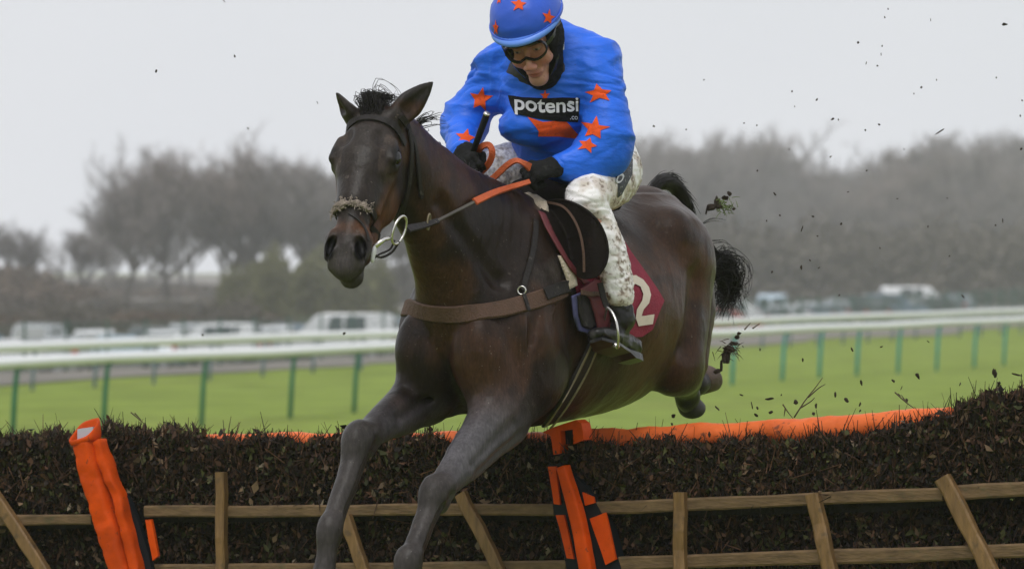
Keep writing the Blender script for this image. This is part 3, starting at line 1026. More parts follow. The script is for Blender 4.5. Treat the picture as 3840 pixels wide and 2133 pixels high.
PALETTE = np.array([[.017, .011, .007], [.042, .022, .013], [.009, .007, .004], [.030, .033, .010], [.064, .066, .023],
                    [.088, .045, .026], [.150, .100, .060], [.200, .160, .110]])
PPROB = np.array([.22, .17, .20, .13, .08, .12, .06, .02])
def brush(name, x0, x1, topf, botf, parent, seed, dens=1.0, thick=.30, out=0.0, twig_top=1.0):
    """leaves and twigs packed into a slab; topf / botf give the upper and lower edge in photograph pixels"""
    r = np.random.default_rng(seed)
    n = int((x1 - x0) * 15 * dens)
    px = r.uniform(x0, x1, n)
    tp = np.array([topf(p) for p in px]); bt = np.array([botf(p) for p in px])
    f = r.uniform(0, 1, n) ** 1.0
    ragged = 14 * np.sin(px * .021 + seed) + 10 * np.sin(px * .057) + np.where(r.random(n) < .3, r.normal(-8, 16, n), r.normal(0, 9, n))
    py = tp + (bt - tp) * f + ragged * (1 - f) ** 2 * .8 + r.normal(0, 8, n) * f
    dep = out + r.uniform(-.02, .03, n) + np.where(f < .08, r.uniform(-thick, .03, n), 0) - .035 * r.random(n)
    c = np.array([hpx(a, b, o) for a, b, o in zip(px, py, dep)])
    a = r.normal(size=(n, 3)) * (.6, .6, 1.0); a /= np.linalg.norm(a, axis=1)[:, None]
    b = np.cross(a, r.normal(size=(n, 3)) + HN * 1.2); b /= np.linalg.norm(b, axis=1)[:, None]
    sz = r.uniform(.006, .020, n)[:, None] * np.where(r.random(n) < .05, 1.3, 1)[:, None]
    lift = np.cross(a, b) * sz * .35
    V = np.stack([c - a * sz, c + b * sz * .55 + lift, c + a * sz, c - b * sz * .55 + lift], 1).reshape(-1, 3)
    Q = np.arange(n * 4).reshape(-1, 4)
    ci = r.choice(len(PALETTE), n, p=PPROB)
    C = np.repeat(PALETTE[ci] * r.uniform(.7, 1.3, n)[:, None], 4, axis=0)
    # twigs: thin three-sided sticks, many standing proud of the top
    m = int((x1 - x0) * 2.4 * dens)
    tx = r.uniform(x0, x1, m); top = r.random(m) < .55
    ft = np.where(top, r.uniform(-.01, .10, m), r.uniform(.05, .95, m))
    tV, tQ, tC = [], [], []
    for i in range(m):
        y = topf(tx[i]) + (botf(tx[i]) - topf(tx[i])) * ft[i] + (14 * math.sin(tx[i] * .021 + seed) + 10 * math.sin(tx[i] * .057)) * (1 - ft[i]) ** 2 * .8
        p = hpx(tx[i], y, out + (r.uniform(-thick * .8, .02) if top[i] else r.uniform(-.01, .035)))
        d = unit(np.array([r.normal(.15, .45), r.normal(0, .3), 1.0 if top[i] else r.normal(.6, .8)]))
        ln = (r.uniform(.012, .042) * twig_top * (2.4 if r.random() < .04 else 1)) if top[i] else r.uniform(.02, .09)
        w = r.uniform(.0012, .0030)
        s1 = unit(np.cross(d, (0, 1, .2))); s2 = np.cross(d, s1)
        e = p + d * ln
        b_ = len(tV)
        tV += [p + s1 * w, p - s1 * w * .5 + s2 * w, p - s1 * w * .5 - s2 * w, e + s1 * w * .4, e - s1 * w * .2 + s2 * w * .4, e - s1 * w * .2 - s2 * w * .4]
        tQ += [(b_, b_ + 1, b_ + 4, b_ + 3), (b_ + 1, b_ + 2, b_ + 5, b_ + 4), (b_ + 2, b_, b_ + 3, b_ + 5)]
        cc = PALETTE[r.choice([0, 1, 1, 2, 5])] * r.uniform(.6, 1.4)
        tC += [cc] * 6
    V = np.concatenate([V, np.array(tV)]); Q = np.concatenate([Q, np.array(tQ) + n * 4]); C = np.concatenate([C, np.array(tC)])
    o = obj(name, V, Q, M_leaf, parent, False, C)
    o['kind'] = 'stuff'
    # packed inside of the brush
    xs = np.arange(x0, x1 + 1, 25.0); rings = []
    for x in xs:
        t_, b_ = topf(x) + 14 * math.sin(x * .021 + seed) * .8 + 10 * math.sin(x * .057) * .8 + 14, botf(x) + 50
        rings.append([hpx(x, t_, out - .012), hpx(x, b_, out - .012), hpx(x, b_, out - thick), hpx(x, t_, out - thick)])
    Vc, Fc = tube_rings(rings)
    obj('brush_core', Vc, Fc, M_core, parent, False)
    return o

def bar(name, a, b, w, d, m, parent, out_dir=None, seg=8, jitter=.0012, seed=0):
    """sawn or cleft wooden bar from a to b: width w in the hurdle plane, depth d, slightly uneven"""
    r = np.random.default_rng(seed + int(abs(a[0] * 1000)))
    a = np.asarray(a, float); b = np.asarray(b, float)
    t = unit(b - a); nrm = unit(HN - t * np.dot(HN, t)); s = np.cross(t, nrm)
    rings = []
    for i in range(seg + 1):
        c = a + (b - a) * i / seg + s * r.normal(0, jitter) + nrm * r.normal(0, jitter)
        ww = w / 2 * (1 + r.normal(0, .04)); d2 = d / 2
        ch = .72
        rings.append([c + s * ww * q[0] + nrm * d2 * q[1] for q in ((1, ch), (ch, 1), (-ch, 1), (-1, ch), (-1, -ch), (-ch, -1), (ch, -1), (1, -ch))])
    V, Fs = tube_rings(rings)
    o = obj(name, V, Fs, m, parent, False)
    return o

def soft_block(path, widths, depth, n=14, e=.35):
    """padded sleeve along path; widths across the hurdle plane"""
    rings = []
    path = np.asarray(path, float)
    for i, c in enumerate(path):
        t = unit(path[min(i + 1, len(path) - 1)] - path[max(i - 1, 0)])
        nrm = unit(HN - t * np.dot(HN, t)); s = np.cross(nrm, t)
        rg = []
        for k in range(n * 2):
            a = 2 * math.pi * (k + .5) / (2 * n)
            ca, sa = math.cos(a), math.sin(a)
            rg.append(c + s * widths[i] / 2 * math.copysign(abs(ca) ** e, ca) + nrm * depth / 2 * math.copysign(abs(sa) ** e, sa))
        rings.append(rg)
    return tube_rings(rings)

def wrinkle(V, amp, sc):
    V = np.asarray(V, float)
    return V + np.array([[mnoise.noise(Vector(v) * sc), mnoise.noise(Vector(v) * sc + Vector((5, 2, 9))), mnoise.noise(Vector(v) * sc + Vector((1, 8, 3)))] for v in V]) * amp

def lin(xa, ya, xb, yb): return lambda x: ya + (yb - ya) * (x - xa) / (xb - xa)
def pts(xs, ys): return lambda x: float(np.interp(x, xs, ys))

hur = []
for lab in ('brush hurdle at the left edge, cut off by the frame', 'brush hurdle in the middle below the horse forelegs',
            'brush hurdle at the right with a long exposed orange top bar'):
    c_ = {0: (130, 1700), 1: (1200, 1700), 2: (2900, 1700)}[len(hur)]
    p_ = hpx(*c_); e_ = empty('hurdle', (p_[0], p_[1], .8)); tag(e_, lab, 'hurdle', 'hurdles standing in a row'); hur.append(e_)
hA, hB, hC = hur

# --- middle hurdle
topB = pts([370, 450, 560, 700, 900, 1100, 1400, 1700, 2080, 2110], [1612, 1606, 1612, 1628, 1650, 1652, 1652, 1650, 1655, 1668])
brush('brush', 385, 2085, topB, pts([385, 560, 2085], [1905, 1908, 1898]), hB, 3)
brush('lower_brush', 470, 2100, pts([470, 2100], [1935, 1925]), pts([470, 2100], [2300, 2300]), hB, 4, dens=.8, twig_top=.4, out=-.05)
bar('rail', hpx(548, 1917, .03), hpx(2085, 1908, .03), .040, .03, M_wood, hB, seed=1)
bar('rail', hpx(560, 2140, .03), hpx(2130, 2128, .03), .048, .03, M_wood, hB, seed=2)
bar('stake', hpx(833, 1770, .055), hpx(836, 2420, .055), .036, .034, M_stake, hB, seed=3, jitter=.0028)
bar('brace', hpx(1730, 1850, .055), hpx(1905, 2200, .055), .042, .03, M_stake, hB, seed=4)
bar('brace', hpx(1295, 1935, .055), hpx(1385, 2200, .055), .042, .03, M_stake, hB, seed=5)
# --- left hurdle
topA = pts([-120, 0, 120, 250, 300, 380], [1640, 1640, 1632, 1640, 1655, 1690])
brush('brush', -760, 380, topA, pts([-120, 300], [1935, 1930]), hA, 6)
brush('lower_brush', -760, 400, pts([-120, 400], [1965, 1960]), pts([-120, 400], [2300, 2300]), hA, 7, dens=.8, twig_top=.4, out=-.05)
bar('rail', hpx(-780, 1960, .03), hpx(350, 1946, .03), .036, .03, M_wood, hA, seed=6)
bar('rail', hpx(-780, 2184, .03), hpx(420, 2168, .03), .046, .03, M_wood, hA, seed=7)
bar('brace', hpx(-30, 1840, .055), hpx(225, 2230, .055), .045, .03, M_stake, hA, seed=8)
# --- right hurdle
topC = pts([2060, 2120, 2300, 2600, 3000, 3250, 3400, 3480, 3560, 3700, 3840, 3980, 4600], [1690, 1672, 1668, 1664, 1655, 1632, 1608, 1575, 1545, 1500, 1462, 1440, 1425])
brush('brush', 2075, 4600, topC, pts([2075, 2700, 3300, 3980, 4600], [1890, 1880, 1868, 1800, 1760]), hC, 9)
brush('lower_brush', 2085, 4600, pts([2200, 3980, 4600], [1912, 1850, 1815]), pts([2200, 4600], [2300, 2300]), hC, 10, dens=.8, twig_top=.4, out=-.05)
bar('rail', hpx(2235, 1903, .03), hpx(3540, 1850, .03), .042, .03, M_wood, hC, seed=9)
bar('rail', hpx(3560, 1850, .03), hpx(4620, 1786, .03), .046, .03, M_wood, hC, seed=10)
bar('rail', hpx(2290, 2112, .03), hpx(4620, 2038, .03), .046, .03, M_wood, hC, seed=11)
bar('stake', hpx(2548, 1845, .055), hpx(2552, 2420, .055), .042, .034, M_stake, hC, seed=12, jitter=.0028)
bar('stake', hpx(3050, 1850, .055), hpx(3150, 2300, .055), .046, .034, M_stake, hC, seed=13, jitter=.0028)
bar('brace', hpx(3535, 1790, .055), hpx(3765, 2240, .055), .050, .03, M_stake, hC, seed=14)

def top_pad(parent, x0, x1, yf, rad, out, seed):
    xs = np.linspace(x0, x1, int(abs(x1 - x0) / 14)); rings = []
    for x in xs:
        c = hpx(x, yf(x), out)
        rings.append([c + HN * math.cos(a) * rad * 1.1 + np.array([0, 0, 1]) * math.sin(a) * rad for a in np.linspace(0, 2 * math.pi, 17)[:-1]])
    V, Fs = tube_rings(rings)
    V = wrinkle(V, .010, 9.0) ; V = wrinkle(V, .004, 38.0)
    return obj('top_pad', V, Fs, M_orange_top, parent, True)
top_pad(hC, 2170, 3560, pts([2170, 2600, 3500, 3560], [1660, 1640, 1582, 1578]), .044, -.16, 1)
top_pad(hB, 560, 2090, pts([560, 1000, 2090], [1672, 1668, 1664]), .040, -.16, 2)

# --- orange padded uprights (wing ends of the hurdles)
def upright(parent, top, bot, w0, w1, out, depth, m, n=26, wr=.006):
    a, b = hpx(*top, out), hpx(*bot, out)
    path = [a + (b - a) * i / n for i in range(n + 1)]
    V, Fs = soft_block(path, np.linspace(w0, w1, n + 1), depth)
    V = wrinkle(V, wr, 8.0); V = wrinkle(V, wr * .45, 30)
    return V, Fs
# left one: two swollen sleeves side by side, a black flap and an orange tab
def sleeve(parent, pth, wid, out, depth, seed, e=.55, wr=.008):
    q = spline(pth, 40)
    path = np.array([hpx(x, y, out) for x, y in q])
    V, Fs = soft_block(path, np.interp(np.linspace(0, 1, 40), np.linspace(0, 1, len(wid)), wid), depth, 16, e)
    V = wrinkle(V, wr, 9.0 + seed)
    V = np.array(V) + np.array([[0, 0, 0]])
    d = np.array([(1 - abs(mnoise.noise(Vector((v[0] * 14, v[1] * 14, v[2] * 34 + seed)))) * 2) for v in V])
    V = V + HN * (np.clip(d, -.5, 1) * wr * .8)[:, None]
    return V, Fs
V, Fs = sleeve(hB, [(318, 1652), (350, 1780), (388, 1901), (422, 2008), (456, 2133), (490, 2260)], [.078, .084, .080, .078, .080], .085, .075, 1)
obj('end_pad', V, Fs, M_orange, hB)
V, Fs = sleeve(hB, [(374, 1655), (416, 1775), (450, 1864), (481, 1978), (518, 2133), (548, 2260)], [.034, .044, .042, .040, .040], .078, .06, 5)
obj('end_pad', V, Fs, M_orange, hB)
def panel(name, poly, out, thick, m, parent, wr=.002):
    V2, T = fill(poly); V2, T = refine2d(V2, T, 30)
    n = len(V2)
    top = wrinkle([hpx(x, y, out) for x, y in V2], wr, 14); bot = top - HN * thick
    cnt = set(); Fs = []
    for t in T:
        a, b, c = top[t[0]], top[t[1]], top[t[2]]
        if np.dot(np.cross(b - a, c - a), HN) < 0: t = t[::-1]
        Fs += [tuple(t), tuple(i + n for i in t[::-1])]
        for i in range(3): cnt.add((t[i], t[(i + 1) % 3]))
    for (a, b) in list(cnt):
        if (b, a) not in cnt: Fs.append((b, a, a + n, b + n))
    return obj(name, np.concatenate([top, bot]), Fs, m, parent, False)
panel('black_flap', [(470, 1850), (486, 1878), (520, 1960), (545, 2040), (568, 2133), (590, 2260), (520, 2260), (500, 2133), (470, 1980), (450, 1880)], .070, .02, M_blackvinyl, hB)
panel('orange_tab', [(545, 1947), (566, 1945), (580, 2010), (592, 2082), (571, 2101), (556, 2020)], .075, .012, M_orange, hB)
# cuff round the top of the left sleeve: an open mouth tipped towards the camera, grey board end inside
cuffc = hpx(318, 1618, .085)
rings = []
for zz, rw, rd, tl_ in ((-.040, .043, .044, .0), (-.024, .047, .047, .010), (.002, .047, .046, .030), (.008, .045, .043, .034), (.004, .040, .037, .032), (-.020, .038, .034, .020), (-.045, .036, .032, .0)):
    rg = []
    for k in range(24):
        a = 2 * math.pi * k / 24
        ca, sa = math.cos(a), math.sin(a)
        dx, dy = math.copysign(abs(ca) ** .5, ca), math.copysign(abs(sa) ** .6, sa)
        rg.append(cuffc + HD * (rw * dx - zz * .18) + HN * rd * dy + np.array([0, 0, zz - tl_ * dy + .010 * dx]))
    rings.append(rg)
V, Fs = tube_rings(rings, False)
obj('cuff', wrinkle(V, .003, 14), Fs, M_orange, hB)
mb = MB(); mb.box(cuffc - HN * .012 + np.array([0, 0, -.012]), .066, .02, .050, [unit(HD + np.array([0, 0, .1])), np.cross(np.array([0, 0, 1]), HD), np.array([0, 0, 1])])
mb.build('board_end', M_greyend, hB)
# right one: stiff black pad with orange strips and a raised rib
panel('black_backing', [(2052, 1742), (2100, 1738), (2150, 1780), (2205, 1832), (2240, 1900), (2285, 1985), (2328, 2133), (2350, 2260), (2150, 2260), (2122, 2110), (2075, 1900)], .050, .05, M_blackvinyl, hC)
for poly in ([(2054, 1748), (2084, 1748), (2100, 1892), (2077, 1888)], [(2084, 1929), (2115, 1929), (2152, 2095), (2126, 2091)],
             [(2182, 1843), (2224, 1861), (2228, 1884), (2194, 1895)], [(2212, 1944), (2269, 1922), (2310, 2095), (2269, 2117)]):
    panel('orange_panel', poly, .062, .010, M_orange, hC)
V, Fs = sleeve(hC, [(2112, 1748), (2150, 1880), (2178, 1990), (2204, 2133), (2228, 2260)], [.036, .046, .048, .050], .075, .045, 3, .42, .0015)
obj('orange_rib', V, Fs, M_orange, hC)
# square eye of padding standing on top of it
panel('padding_loop', [(2032, 1622), (2066, 1606), (2110, 1590), (2160, 1574), (2178, 1586), (2184, 1616), (2188, 1650), (2150, 1664), (2146, 1608), (2100, 1616), (2104, 1660), (2098, 1700), (2076, 1704), (2070, 1660), (2062, 1630)], .045, .06, M_orange, hC, .003)
panel('hole_shade_panel', [(2096, 1612), (2150, 1603), (2154, 1662), (2100, 1666)], .012, .02, M_blackvinyl, hC)  # black panel added behind the eye so its hole looks dark
# ------------------------------------------------------------------ the horse
HO = np.array([0.17, 16.2, 0.0])
HS = np.array([-0.5, -0.866, 0.0])      # forward
HL = np.array([0.866, -0.5, 0.0])       # its left
def HW(q):
    q = np.asarray(q, float)
    return HO + q[..., 0:1] * HS + q[..., 1:2] * HL + q[..., 2:3] * np.array([0, 0, 1.0])
def HP(px, py, l):
    """horse coordinates (forward, left, up) of the point at side offset l seen at a photograph pixel"""
    c = (px - CX) / F
    s = (c * (HO[1] + l * HL[1]) - HO[0] - l * HL[0]) / (HS[0] - c * HS[1])
    D = HO[1] + s * HS[1] + l * HL[1]
    return np.array([s, l, CAMZ - (py - HY) / F * D])

# head frame
E1 = unit((0.355, 0.090, -0.50)); E2 = unit((-0.246, 0.968, -0.05)); E2 = unit(E2 - E1 * np.dot(E1, E2)); E3 = np.cross(E1, E2)
POLL = np.array([1.138, -.020, 2.868])
HR = np.array([E1, E2, E3])
HSC = 1.0
def hd(x, y, z): return POLL + E1 * x * HSC + E2 * y + E3 * z

FL = [  # forelegs: shoulder, elbow, mid forearm, above knee, knee, below knee, fetlock, pastern, hoof
    (0.16, dict(elbow=HP(1885, 1560, .15), knee=HP(1637, 1850, .13), fet=HP(1530, 2105, .125), hoofdir=(0.050, 0, -0.225))),
    (-0.16, dict(elbow=HP(1630, 1455, -.15), knee=HP(1355, 1645, -.13), fet=HP(1236, 1985, -.125), hoofdir=(0.060, 0, -0.225))),
]

def horse_field(f, fine=False):
    # trunk
    tr = [(.60, 2.235, .215, .185), (.42, 2.225, .325, .235), (.2, 2.23, .345, .265), (-.05, 2.235, .33, .285),
          (-.28, 2.26, .315, .282), (-.48, 2.375, .245, .235), (-.64, 2.43, .19, .165)]
    f.loft([((s, 0, z), (w, hh)) for s, z, hh, w in tr], k=0.05, n=40)
    f.limb((.36, 0, 2.46), (.02, 0, 2.42), (.07, .115), (.09, .115), k=0.1)          # withers
    f.limb((-.2, 0, 2.50), (-.55, 0, 2.55), (.10, .08), (.12, .115), k=0.1)         # loin and croup
    f.limb((-.55, 0, 2.55), (-.74, 0, 2.50), (.11, .105), (.06, .07), k=0.08)
    # neck
    f.loft([((.36, 0, 2.36), (.19, .29)), ((.70, 0, 2.52), (.118, .215)), ((.88, 0, 2.635), (.092, .172)), ((1.08, 0, 2.775), (.076, .125))], k=0.08, n=24)
    f.limb((.80, 0, 2.47), (.68, 0, 2.24), (.07, .07), (.10, .10), k=0.08)
    for s in (-1, 1):
        # shoulder, breast muscles
        f.limb((.36, s * .13, 2.46), (.58, s * .155, 2.20), (.075, .10), (.095, .12), k=0.07)
        f.limb((.58, s * .155, 2.18), (.50, s * .175, 2.02), (.085, .12), (.085, .12), k=0.06)
        f.ell((.715, s * .100, 2.13), (.10, .098, .15), k=0.012)
        f.ell((.66, s * .11, 2.00), (.085, .075, .09), k=0.03)
        # quarter
        f.ell((-.52, s * .130, 2.41), (.20, .12, .19), k=0.06)
        f.loft([((-.66, s * .06, 2.50), (.06, .08)), ((-.70, s * .10, 2.30), (.080, .095)), ((-.64, s * .13, 2.08), (.066, .075))], k=0.04)
        f.limb((-.40, s * .20, 2.53), (-.50, s * .17, 2.46), .03, .05, k=0.14)      # point of hip
    # left hind: thigh, stifle, gaskin, hock, foot drawn up under the quarter
    f.loft([((-.53, .15, 2.40), (.10, .15)), ((-.46, .175, 2.22), (.098, .145)), ((-.42, .182, 2.07), (.092, .12))], k=0.03)
    f.loft([((-.42, .182, 2.085), (.088, .105)), ((-.50, .168, 2.050), (.076, .080)), ((-.60, .140, 2.020), (.054, .058)), ((-.70, .090, 1.998), (.040, .042)),
            ((-.77, .052, 1.982), (.036, .038)), ((-.82, .028, 1.962), (.046, .050)), ((-.85, .014, 1.935), (.037, .040))], k=0.03, n=30)
    # right hind trails behind
    f.loft([((-.56, -.15, 2.36), (.10, .15)), ((-.54, -.17, 2.12), (.09, .12)), ((-.72, -.15, 2.08), (.075, .09)), ((-.92, -.13, 2.04), (.046, .052)),
            ((-1.05, -.115, 2.01), (.038, .042)), ((-1.12, -.11, 1.995), (.046, .048)), ((-1.18, -.112, 2.0), (.038, .04))], k=0.03, n=40)
    for s in (-1, 1):      # furrows of neck, shoulder and breast
        f.limb((.93, s * .090, 2.60), (.68, s * .150, 2.36), .014, .018, k=0.04, mode='sub')
        f.limb((.60, s * .262, 2.36), (.64, s * .215, 2.08), .016, .014, k=0.035, mode='sub')
        f.limb((.33, s * .275, 2.36), (.40, s * .285, 2.10), .014, .014, k=0.05, mode='sub')
        f.limb((.36, s * .265, 2.06), (.10, s * .290, 2.10), .012, .012, k=0.05, mode='sub')
        f.limb((-.42, s * .285, 2.36), (-.36, s * .275, 2.14), .020, .024, k=0.06, mode='sub')
        f.limb((-.66, s * .205, 2.36), (-.60, s * .225, 2.12), .014, .014, k=0.05, mode='sub')
        f.limb((.58, s * .185, 2.30), (.66, s * .195, 2.12), .005, .005, k=0.01)
        f.limb((.50, s * .255, 2.28), (.60, s * .235, 2.16), .005, .004, k=0.012)
    f.limb((.83, 0, 2.20), (.80, 0, 2.02), .012, .012, k=0.03, mode='sub')
    # forelegs
    for l, d in FL:
        sg = 1 if l > 0 else -1
        e, kn, ft = d['elbow'], d['knee'], d['fet']
        sh = np.array([.50, sg * .155, 2.12])
        m = e * .62 + kn * .38
        f.loft([(sh, (.10, .15)), (e + (0.01, 0, .02), (.082, .118)), (m, (.066, .082)), (kn + (e - kn) * .20, (.050, .050)), (kn + (e - kn) * .06, (.052, .050)), (kn - (e - kn) * .05, (.049, .046)),
                (kn + (ft - kn) * .24, (.042, .038)), (kn + (ft - kn) * .42, (.036, .031)), (ft + (kn - ft) * .2, (.032, .028)), (ft, (.042, .042)),
                (ft + np.array(d['hoofdir']) * .35, (.034, .032)), (ft + np.array(d['hoofdir']) * .68, (.041, .040))], k=0.05, n=50)
        fwd = np.cross(unit(ft - kn), (0, 1, 0)); fwd = fwd if fwd[0] > 0 else -fwd
        f.ell(kn + fwd * .012, (.034, .040, .048), k=0.03)
        f.ell(kn - fwd * .035 + unit(e - kn) * .0, (.032, .032, .045), k=0.02)
        c0 = kn + (ft - kn) * .16
        f.limb(c0 - fwd * .024, ft + (kn - ft) * .1 - fwd * .02, (.022, .018), (.020, .017), k=0.012)   # tendons
        f.ell(ft - fwd * .03 - np.array([0, 0, .008]), (.026, .026, .03), k=0.02)
        ou = np.array([0, sg, 0.0])
        for so, r_g in ((ou * .072 + fwd * .014, .009), (ou * .064 - fwd * .044, .008), (-ou * .060 + fwd * .022, .008)):
            f.limb(e * .86 + kn * .14 + so * 1.18, e * .35 + kn * .65 + so * .80, r_g, r_g * .6, k=0.034, mode='sub')
        for sd_ in (-1, 1):           # groove between cannon bone and tendons, hollows beside the knee
            f.limb(c0 + ou * sd_ * .036 - fwd * .010, ft + (kn - ft) * .2 + ou * sd_ * .032 - fwd * .008, .007, .007, k=0.012, mode='sub')
            f.ell(kn + ou * sd_ * .050 - fwd * .022, (.016, .012, .022), k=0.02, mode='sub')
            f.ell(kn + ou * sd_ * .038 + fwd * .014 + (e - kn) * .08, (.016, .016, .022), k=0.025)
        # muscle strands of the forearm
        f.limb(e + fwd * .06, kn + (e - kn) * .25 + fwd * .028, (.045, .04), (.02, .02), k=0.03)
        f.limb(e - fwd * .07, kn + (e - kn) * .30 - fwd * .03, (.05, .045), (.02, .02), k=0.02)
    head_field(f)

def head_field(f):
    def hl(p, q, r0, r1, k=0.03, mode='add'): f.limb(hd(*p), hd(*q), r0, r1, E2, k, mode)
    def he(c, r, k=0.03, mode='add'): f.ell(hd(*c), r, HR, k, mode)
    hl((.03, 0, -.02), (.19, 0, .0), (.080, .085), (.090, .082), k=0.05)
    hl((.19, 0, .0), (.34, 0, .006), (.088, .080), (.060, .064), k=0.03)
    hl((.30, 0, .012), (.50, 0, .0), (.060, .056), (.046, .046), k=0.03)
    hl((.12, 0, .055), (.24, 0, .045), (.062, .03), (.058, .03), k=0.04)
    # jaw
    for s in (-1, 1):
        he((.205, s * .050, -.095), (.125, .036, .092), k=0.03)
        hl((.30, s * .035, -.10), (.48, s * .024, -.085), (.024, .032), (.022, .026), k=0.03)
        hl((.20, s * .082, -.005), (.36, s * .060, -.018), (.012, .016), (.009, .012), k=0.02)    # facial crest
        # eye socket, lid and brow
        he((.180, s * .080, .026), (.050, .030, .036), k=0.02)
        hl((.135, s * .080, .048), (.202, s * .096, .052), .016, .013, k=0.012)
        hl((.162, s * .096, .012), (.215, s * .094, .014), .010, .009, k=0.010)
        he((.135, s * .060, .078), (.032, .020, .012), k=0.02, mode='sub')
        he((.184, s * .114, .034), (.029, .018, .017), k=0.005, mode='sub')
        # nostril
        he((.500, s * .046, .006), (.058, .026, .034), k=0.02)
        hl((.468, s * .048, .028), (.525, s * .048, .036), .011, .014, k=0.012)
        hl((.535, s * .036, .028), (.566, s * .044, -.012), .012, .013, k=0.010)
        hl((.480, s * .064, .014), (.548, s * .058, .004), .011, .010, k=0.012)
        f.ell(hd(.522, s * .047, .034), (.036, .018, .026), np.array([unit(E1 + E2 * s * .35), unit(E2 - E1 * s * .35), E3]), 0.006, 'sub')
        hl((.530, s * .048, .026), (.552, s * .052, .002), (.013, .013), (.011, .011), k=0.006, mode='sub')
        hl((.470, s * .058, -.030), (.560, s * .050, -.036), .006, .006, k=0.012, mode='sub')
    he((.500, 0, -.020), (.080, .052, .050), k=0.03)
    he((.562, 0, -.022), (.046, .044, .040), k=0.025)
    hl((.44, 0, -.066), (.555, 0, -.084), (.032, .026), (.034, .026), k=0.02)
    he((.556, 0, -.084), (.036, .030, .024), k=0.018)
    for s in (-1, 1):
        hl((.48, s * .050, -.054), (.605, s * .034, -.062), .008, .007, k=0.005, mode='sub')       # mouth
    hl((.605, -.034, -.062), (.605, .034, -.062), .009, .009, k=0.006, mode='sub')
    for b, tip, sg in ((EARB_L, EAR_L, 1), (EARB_R, EAR_R, -1)):
        ax = unit(tip - b)
        sd = unit(np.cross(ax, EARN[sg]))
        m = b + (tip - b) * .42
        f.loft([(b - ax * .03, (.034, .028)), (b + (tip - b) * .22, (.042, .026)), (m, (.044, .020)), (b + (tip - b) * .75, (.027, .012)), (tip, (.005, .004))], sd, k=0.02)
        nn = unit(EARN[sg])
        f.limb(b + ax * .035 + nn * .022, b + (tip - b) * .80 + nn * .012, (.028, .016), (.008, .006), sd, k=0.008, mode='sub')

def toH(w):
    w = np.asarray(w) - HO
    return np.array([np.dot(w, HS), np.dot(w, HL), w[2]])
EARB_L = hd(.025, .070, .028); EARB_R = hd(.025, -.070, .028)
EAR_L = toH(P(1622, 309, 15.20)); EAR_R = toH(P(1263, 350, 15.16))
EARN = {1: np.array([.55, .75, -.1]), -1: np.array([.75, -.6, -.1])}

f1 = Field((-1.35, -.42, 1.20), (1.45, .42, 3.02), 0.006)
horse_field(f1)
CUT = np.array([.97, 0, 2.68]); CUTN = unit((.72, 0, .69))
gx = f1.lo[0] + np.arange(f1.n[0]) * f1.h; gz = f1.lo[2] + np.arange(f1.n[2]) * f1.h
pl = ((gx[:, None, None] - CUT[0]) * CUTN[0] + (gz[None, None, :] - CUT[2]) * CUTN[2]).astype(np.float32)
pl = np.where(gx[:, None, None] > .80, pl, -1).astype(np.float32)
legz = (gz[None, None, :] < 2.16)                      # the cut only takes the head off, not the forelegs
f1.a = np.where(legz, f1.a, np.maximum(f1.a, pl - 0.012)).astype(np.float32)
V1, Q1 = f1.mesh(2)
f2 = Field((.84, -.22, 2.28), (1.66, .30, 3.06), 0.004)
horse_field(f2)
gx = f2.lo[0] + np.arange(f2.n[0]) * f2.h; gz = f2.lo[2] + np.arange(f2.n[2]) * f2.h
pl = ((gx[:, None, None] - CUT[0]) * CUTN[0] + (gz[None, None, :] - CUT[2]) * CUTN[2]).astype(np.float32)
f2.a = np.maximum(f2.a, -pl - 0.012)
V2_, Q2 = f2.mesh(2)
del f1, f2
HV = np.concatenate([V1, V2_]); HQ = np.concatenate([Q1, Q2 + len(V1)])

def smooth01(x, a, b):
    t = np.clip((x - a) / (b - a), 0, 1)
    return t * t * (3 - 2 * t)

